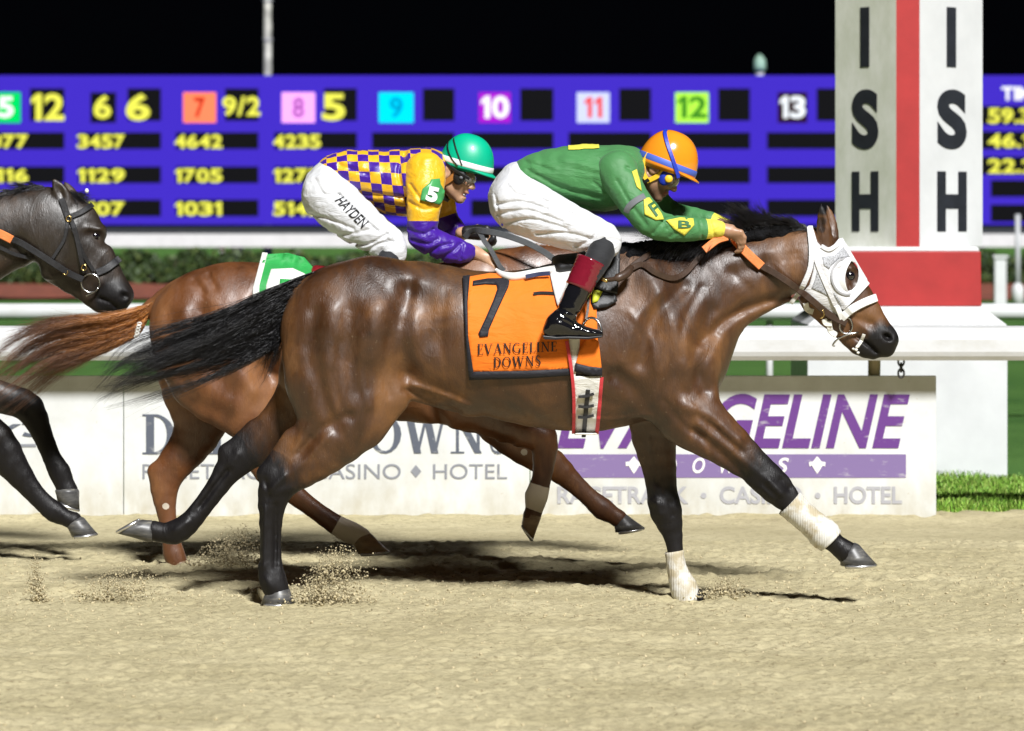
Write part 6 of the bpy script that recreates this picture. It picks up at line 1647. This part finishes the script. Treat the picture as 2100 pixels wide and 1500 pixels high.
for s in (-1, 1):
    A = np.linspace(0, 2 * np.pi, 21); yb = h7d(U(1735, 668, -.06)[0], U(1735, 668, -.06)[2]) - .012
    yb = yb if s < 0 else -yb
    m = MB(); m.tube([U(1735 + 13 * math.cos(a), 668 + 17 * math.sin(a), yb) for a in A], .0045, 8, False); m.build('bit_ring', steel, br, True)
    m = MB(); m.tube(spline([U(1760, 682, yb * .9), U(1740, 686, yb * 1.03), U(1718, 696, yb), U(1708, 708, yb * .95), U(1712, 710, yb * .9)], 14), .004, 8); m.build('bit_shank', steel, br, True)
for (pa, pb) in (((1690, 655), (1706, 664)), ((1652, 622), (1668, 640)), ((1700, 664), (1716, 688))):
    strap('chin_strap', [pa, ((pa[0] + pb[0]) / 2 - 4, (pa[1] + pb[1]) / 2 + 4), pb], 12, h7d, -.06, .010, white_web, br, 10, .006)
rp = drape_path([(1736, 664), (1700, 645), (1650, 604), (1600, 568), (1560, 545)], h7d, -.09, .016, 26)
m = MB(); m.ribbon(rp, .030, .006); m.build('rein', brown_leather, br, True)
rp2 = drape_path([(1562, 547), (1535, 522), (1512, 498), (1503, 486)], h7d, -.09, .022, 16); rp2[-4:, 1] = np.linspace(rp2[-4, 1], -.11, 4)
m = MB(); m.ribbon(rp2, .040, .007); m.build('rein_grip', orange_grip, br, True)
rp3 = spline([U(1492, 486, -.115), U(1470, 493, -.125), U(1444, 513, -.15)], 12)
m = MB(); m.ribbon(rp3, .034, .007); m.build('rein_grip', orange_grip, br, True)
rp4 = drape_path([(1447, 510), (1430, 532), (1405, 560), (1378, 571), (1345, 560), (1318, 543), (1296, 550)], h7d, -.2, .014, 30)
m = MB(); m.ribbon(rp4, .026, .006); m.build('rein', brown_leather, br, True)
strap('neck_strap', [(1290, 552), (1310, 536), (1336, 520)], 12, h7d, -.2, .012, brown_leather, br, 12, .005)
m = MB(); c0 = U(1688, 641, -.1); yk = h7d(c0[0], c0[2]) - .024; A = np.linspace(-1.2, 1.6, 9)
m.tube([U(1682 + 8 * math.cos(a), 644 + 9 * math.sin(a), yk) for a in A], .0032, 6); m.build('buckle', brass, br, True)

b5_ = thing('bridle', 'dark grey rubber reins and bridle of the chestnut horse', 'bridle', U(1350, 720, Y5))
n5 = lv(f5, .006)
grey_rubber = plain('grey_rubber', (0.075, 0.08, 0.085), 0.5, 0.15, 20, 0.3, 100, 0.004)
m = MB(); m.ribbon(spline([U(953, 487, Y5 - .02), U(968, 474, Y5 - .05), U(990, 474, Y5 - .12), U(1040, 484, Y5 - .17), U(1100, 508, Y5 - .19), U(1150, 545, Y5 - .19), U(1240, 640, Y5 - .16), U(1352, 712, Y5 - .09)], 40), .030, .008); m.build('rein', grey_rubber, b5_, True)
m = MB(); m.ribbon(spline([U(984, 478, Y5 - .10), U(994, 496, Y5 - .15), U(1006, 512, Y5 - .17), U(1024, 545, Y5 - .18), U(1034, 556, Y5 - .18)], 18), .024, .008); m.build('rein', grey_rubber, b5_, True)
strap('noseband', [(1335, 715), (1360, 695), (1385, 690)], 14, n5, Y5 - .07, .006, black_leather, b5_, 12, .006)
strap('cheekpiece', [(1282, 545), (1310, 610), (1345, 700)], 11, n5, Y5 - .07, .006, black_leather, b5_, 16, .006)

bb = thing('bridle', 'black leather bridle with brass buckles and ring bit on the dark horse', 'bridle', U(186, 582, YB - .08))
nb_ = lv(fb, .004)
for nm, pts, w in (('headpiece', [(126, 408), (132, 425), (139, 445)], 13), ('cheekpiece', [(139, 440), (150, 462), (160, 500), (168, 540), (174, 560)], 10), ('throat_strap', [(134, 425), (138, 455), (132, 490), (118, 515), (108, 530)], 7), ('browband', [(140, 446), (165, 436), (190, 420)], 11),
                   ('noseband', [(198, 560), (220, 550), (246, 530)], 15), ('noseband_strap', [(150, 470), (170, 520), (192, 556)], 8)):
    strap(nm, pts, w, nb_, YB - .09, .008, black_leather, bb, 18, .007)
for s in (-1, 1):
    A = np.linspace(0, 2 * np.pi, 23); c0 = U(186, 582, YB - .07); yb = nb_(c0[0], c0[2]) - .012 - YB; yb = YB + (yb if s < 0 else -yb)
    m = MB(); m.tube([U(186 + 19 * math.cos(a), 581 + 19 * math.sin(a), yb) for a in A], .0045, 8, False); m.build('bit_ring', steel, bb, True)
    m = MB(); m.tube(spline([U(202, 590, yb), U(192, 600, yb), U(176, 607, yb)], 8), .005, 8); m.build('bit_bar', steel, bb, True)
for (cx, cy) in ((141, 449), (172, 549), (134, 558)):
    c0 = U(cx, cy, YB - .1); yk = nb_(c0[0], c0[2]) - .02
    m = MB(); A = np.linspace(0, 2 * np.pi, 11); m.tube([U(cx + 5 * math.cos(a), cy + 6 * math.sin(a), yk) for a in A], .003, 6, False); m.build('buckle', brass, bb, True)
rp = drape_path([(170, 574), (140, 560), (90, 528), (45, 500), (22, 490)], nb_, YB - .1, .02, 24)
m = MB(); m.ribbon(rp, .032, .008); m.build('rein', black_leather, bb, True)
rp = drape_path([(24, 492), (0, 480), (-40, 466), (-80, 460)], nb_, YB - .1, .026, 14); m = MB(); m.ribbon(rp, .042, .008); m.build('rein_grip', orange_grip, bb, True)
rp = drape_path([(64, 530), (30, 522), (-10, 505), (-60, 500)], nb_, YB - .1, .012, 14); m = MB(); m.ribbon(rp, .018, .006); m.build('rein', black_leather, bb, True)
m = MB(); c0 = U(178, 392, YB - .02); m.tube([c0 - [0, 0, .012], c0, c0 + [0, 0, .012]], [.006, .011, .005], 10); m.build('forelock_bead', white_leather, bb, True)
# ------------------------------------------------------------------ manes and tails
def tail(parent, upper, lower, Y0, n, mat, r=.0011, spread=.07, clumps=70, wild=.02, name='tail'):
    up = spline([(*U(p[0], p[1], Y0),) for p in upper], 24); lo = spline([(*U(p[0], p[1], Y0),) for p in lower], 24)
    cs = rng.random(clumps); cy = rng.normal(0, 1, clumps); cw = rng.normal(0, 1, (clumps, 3)); cl = rng.uniform(.55, 1.0, clumps)
    c = rng.integers(0, clumps, n)
    s0 = np.clip(cs[c] + rng.normal(0, .06, n), 0, 1); s1 = np.clip(cs[c] + rng.normal(0, .03, n), -.06, 1.06)
    t = np.linspace(0, 1, 24)
    P = np.zeros((n, 24, 3))
    ln = cl[c] * rng.uniform(.8, 1.05, n)
    st = rng.random(n) ** 1.6 * .30
    for k in range(24):
        u = np.clip(st + (ln - st) * t[k], 0, 1) * 23; i = np.clip(u.astype(int), 0, 22); f = (u - i)[:, None]
        s = (s0 * (1 - t[k]) + s1 * t[k])[:, None]
        a = up[i] * (1 - f) + up[i + 1] * f; b = lo[i] * (1 - f) + lo[i + 1] * f
        q = a * (1 - s) + b * s
        q[:, 1] += (cy[c] * .5 + rng.normal(0, .35, n)) * spread * (0.35 + .65 * math.sin(math.pi * min(1, t[k] * .8)))
        q += cw[c] * wild * t[k] ** 2 + .012 * np.sin(t[k] * 7 + cw[c] * 3) * t[k]
        P[:, k] = q
    P += rng.normal(0, .0016, (n, 1, 3)); P[:, :, 2] -= (rng.random(n) * .02)[:, None] * t[None, :] ** 2
    stray = rng.random(n) < .03
    P[stray] += (rng.normal(0, .05, (stray.sum(), 1, 3)) * (t ** 2)[None, :, None])
    return strands(name, P, r * rng.uniform(.7, 1.4, n), mat, parent)

black_hair = hair_mat('black_hair', (0.006, 0.006, 0.008), (0.020, 0.019, 0.022))
rust_hair = hair_mat('rust_hair', (0.46, 0.17, 0.035), (0.62, 0.27, 0.07), (0.17, 0.08, 0.045))
tail(h7, [(650, 556), (600, 574), (540, 600), (470, 634), (400, 662), (320, 690), (250, 720), (196, 780)], [(600, 640), (580, 690), (545, 722), (490, 745), (420, 765), (340, 782), (260, 800), (190, 806)], Y7, 3200, black_hair, wild=.04)
tail(h7, [(620, 590), (585, 640), (560, 690), (530, 730), (495, 770)], [(600, 640), (580, 690), (565, 720), (550, 745), (525, 778)], Y7, 500, black_hair, clumps=24, wild=.03, name='tail_underside')
tail(h5, [(318, 618), (280, 632), (220, 648), (150, 655), (90, 664), (40, 690), (0, 730), (-60, 790)], [(300, 660), (280, 690), (235, 712), (180, 735), (120, 760), (70, 790), (30, 815), (-20, 845)], Y5, 2600, rust_hair, clumps=60, wild=.04)
m = MB(); m.tube([U(288, 660, Y5), U(282, 692, Y5)], [.03, .03], 10); 
tie = [MB() for _ in range(5)]
for k in range(5):
    q = tie[k]; A = np.linspace(0, 2 * np.pi, 13); cpt = U(286 - 1.6 * k, 664 + 6.5 * k, Y5 - .055); q.tube([cpt + np.array([.010 * math.cos(a), -.012 * abs(math.sin(a)) * .4, .006 * math.sin(a)]) for a in A], .0035, 5, False); q.build('tail_tie', white_web, h5, True)

def mane(parent, crest, Y0, n, mat, L, dirs, droop, r=.0011, side=-1, name='mane', lift=0.0):
    """crest photo points; dirs = mean blow direction (dx, dy, dz) along the crest; hairs lie over the near side"""
    C = spline([U(p[0], p[1], Y0) for p in crest], 60)
    D = spline(dirs, 60); Lk = np.interp(np.linspace(0, 1, 60), np.linspace(0, 1, len(L)), L)
    k = rng.random(n) * 58.99; i = k.astype(int); f = (k - i)[:, None]
    root = C[i] * (1 - f) + C[i + 1] * f + np.stack([rng.normal(0, .004, n), rng.normal(0, .014, n), rng.normal(0, .004, n)], 1)
    cl = (k * 1.1).astype(int); cr = rng.normal(0, .22, (90, 3)); cL = rng.uniform(.65, 1.2, 90)
    d = D[i] + cr[cl] + rng.normal(0, .12, (n, 3)); d /= np.linalg.norm(d, axis=1)[:, None]
    ln = Lk[i] * cL[cl] * rng.uniform(.7, 1.1, n)
    t = np.linspace(0, 1, 12)
    P = root[:, None, :] + d[:, None, :] * (ln[:, None] * t[None, :])[..., None]
    P[:, :, 2] -= droop * ln[:, None] * t[None, :] ** 2; P[:, :, 1] += side * .35 * droop * ln[:, None] * t[None, :] ** 1.5
    P += .006 * np.sin(t * 6)[None, :, None] * cr[cl][:, None, :] * 2
    return strands(name, P, r * rng.uniform(.7, 1.4, n), mat, parent)
def mane_core(parent, rows, Y0, mat):
    P = np.array(cv(rows, Y0)); fl = Field(P[:, :3].min(0) - .1, P[:, :3].max(0) + .1, .007); fl.chain(P, .01, 3); fl.rough(.010, .03, 4.0); fl.rough(.006, .014, 9.0)
    V, F = fl.mesh(1); return mesh_obj('mane_root', V, F, mat, parent, True, {'along': np.zeros(len(V)), 'rnd': rng.random(len(V))})
dull_hair = plain('mane_base', (0.008, 0.008, 0.009), 0.85, 0.3, 40, 0.8, 90, 0.01, Specular_IOR_Level=0.1)
mane_core(h7, [(1650, 476, 0, 7, .8), (1620, 470, -.01, 15, .8), (1585, 472, -.01, 20, .8), (1550, 478, -.01, 22, .8), (1518, 488, -.01, 18, .9), (1490, 500, -.01, 14, 1), (1440, 506, -.04, 20, 1.2), (1390, 512, -.06, 24, 1.3), (1330, 518, -.08, 26, 1.3), (1280, 524, -.09, 22, 1.2), (1262, 530, -.09, 12, 1.2)], Y7, dull_hair)
mane(h7, [(1660, 472), (1625, 462), (1585, 462), (1550, 468), (1515, 484)], Y7 - .01, 2400, black_hair, [.06, .11, .15, .19, .15], [(-.9, -.1, .25), (-.9, -.1, .35), (-.85, -.1, .45), (-.72, -.1, .8), (-.8, -.1, .35)], .15)
mane(h7, [(1490, 496), (1430, 496), (1370, 500), (1310, 505), (1265, 515)], Y7 - .03, 2600, black_hair, [.13, .15, .16, .15, .1], [(-.7, -.5, .05), (-.7, -.6, .0), (-.7, -.65, -.05), (-.7, -.65, -.05), (-.7, -.6, -.1)], .5, name='lower_mane')
mane(h7, [(1470, 475), (1400, 478), (1330, 486)], Y7 + .03, 300, black_hair, [.16, .15, .12], [(-.8, .0, .4), (-.8, 0, .35), (-.8, 0, .3)], .1, r=.0008, name='flying_mane')
mane(hb, [(112, 392), (70, 384), (20, 400), (-30, 440), (-90, 490)], YB, 1500, black_hair, [.08, .11, .14, .16, .14], [(-.9, -.2, .1), (-.9, -.3, .1), (-.9, -.35, .0), (-.8, -.4, .0), (-.8, -.4, 0)], .35)
mane(hb, [(132, 398), (150, 398), (168, 402)], YB - .01, 300, black_hair, [.08, .08, .07], [(.5, -.3, -.35), (.6, -.3, -.3), (.7, -.2, -.2)], .3, name='forelock')
mane(h5, [(1280, 540), (1200, 520), (1120, 508), (1050, 520)], Y5, 700, rust_hair, [.08, .1, .12, .08], [(-.8, .4, .1), (-.8, .4, .1), (-.8, .4, .05), (-.8, .4, .0)], .3, side=1)
# ------------------------------------------------------------------ sand thrown up by the hooves
clod_mat = plain('loose_sand', (0.50, 0.43, 0.27), 0.95, 0.25, 40, 0.6, 200, 0.004, Specular_IOR_Level=0.1)
_ico = bmesh.new(); bmesh.ops.create_icosphere(_ico, subdivisions=1, radius=1.0)
ICO_V = np.array([v.co for v in _ico.verts]); ICO_F = np.array([[v.index for v in f.verts] for f in _ico.faces]); _ico.free()
def splash(label, px, py, Y, n, ext, hgt, lean, dens=1.0):
    base = U(px, py, Y); base[2] = 0.0
    u = rng.random(n); h = 1.25 * hgt * rng.random(n) ** 1.3
    P = np.stack([rng.normal(0, ext * .4, n) + lean * h, rng.normal(0, ext * .35, n), h], 1)
    P[:, 2] *= np.clip(1.15 - np.abs(P[:, 0] - lean * h) / ext, .05, 1); P += base
    P[:, 2] += 0.004
    r = .0011 + .0075 * rng.random(n) ** 4 * (1 - .45 * h / hgt)
    cl = rng.integers(0, max(3, n // 40), n); off = rng.normal(0, ext * .28, (max(3, n // 40), 3)); off[:, 2] = np.abs(off[:, 2]) * .3
    P += off[cl] * .8; P[:, 2] = np.maximum(P[:, 2], .003)
    V = (ICO_V[None] * (r[:, None] * rng.uniform(.6, 1.3, (n, 3)))[:, None, :] + P[:, None, :] + rng.normal(0, .001, (n, len(ICO_V), 3))).reshape(-1, 3)
    F = (np.arange(n)[:, None, None] * len(ICO_V) + ICO_F[None]).reshape(-1, 3)
    o = mesh_obj('flying_sand', V, F, clod_mat, None, True)
    return tag(o, label, 'sand', kind='stuff')
splash('spray of sand kicked up beside the planted hind hoof of the bay', 660, 1235, -.1, 3200, .17, .19, .35)
splash('spray of sand kicked up beside the planted hind hoof of the chestnut', 450, 1172, Y5 + .1, 2200, .18, .15, .6)
splash('loose clods thrown up on the open track left of the bay', 225, 1228, -.05, 1500, .2, .12, .5)
splash('thin spurt of sand at the far left of the track', 80, 1230, -.05, 800, .045, .17, -.1)
splash('small burst of sand at the planted front hoof of the bay', 1470, 1232, .1, 1000, .12, .07, .6)

# clods lying about on the churned strip
n = 7000
cx_ = rng.uniform(-2.7, 2.7, n); cy_ = np.where(rng.random(n) < .6, rng.normal(.6, .8, n), rng.uniform(-4, 3, n)); cy_ = np.clip(cy_, -4.1, 2.9)
cz_ = sand_height(cx_, cy_); r = .002 + .006 * rng.random(n) ** 4
V = (ICO_V[None] * (r[:, None] * rng.uniform(.6, 1.3, (n, 3)))[:, None, :] + np.stack([cx_, cy_, cz_ + r * .3], 1)[:, None, :] + rng.normal(0, .0012, (n, len(ICO_V), 3))).reshape(-1, 3)
o = mesh_obj('sand_clods', V, (np.arange(n)[:, None, None] * len(ICO_V) + ICO_F[None]).reshape(-1, 3), clod_mat, None, True)
tag(o, 'small loose clods scattered over the sand track', 'sand', kind='stuff')
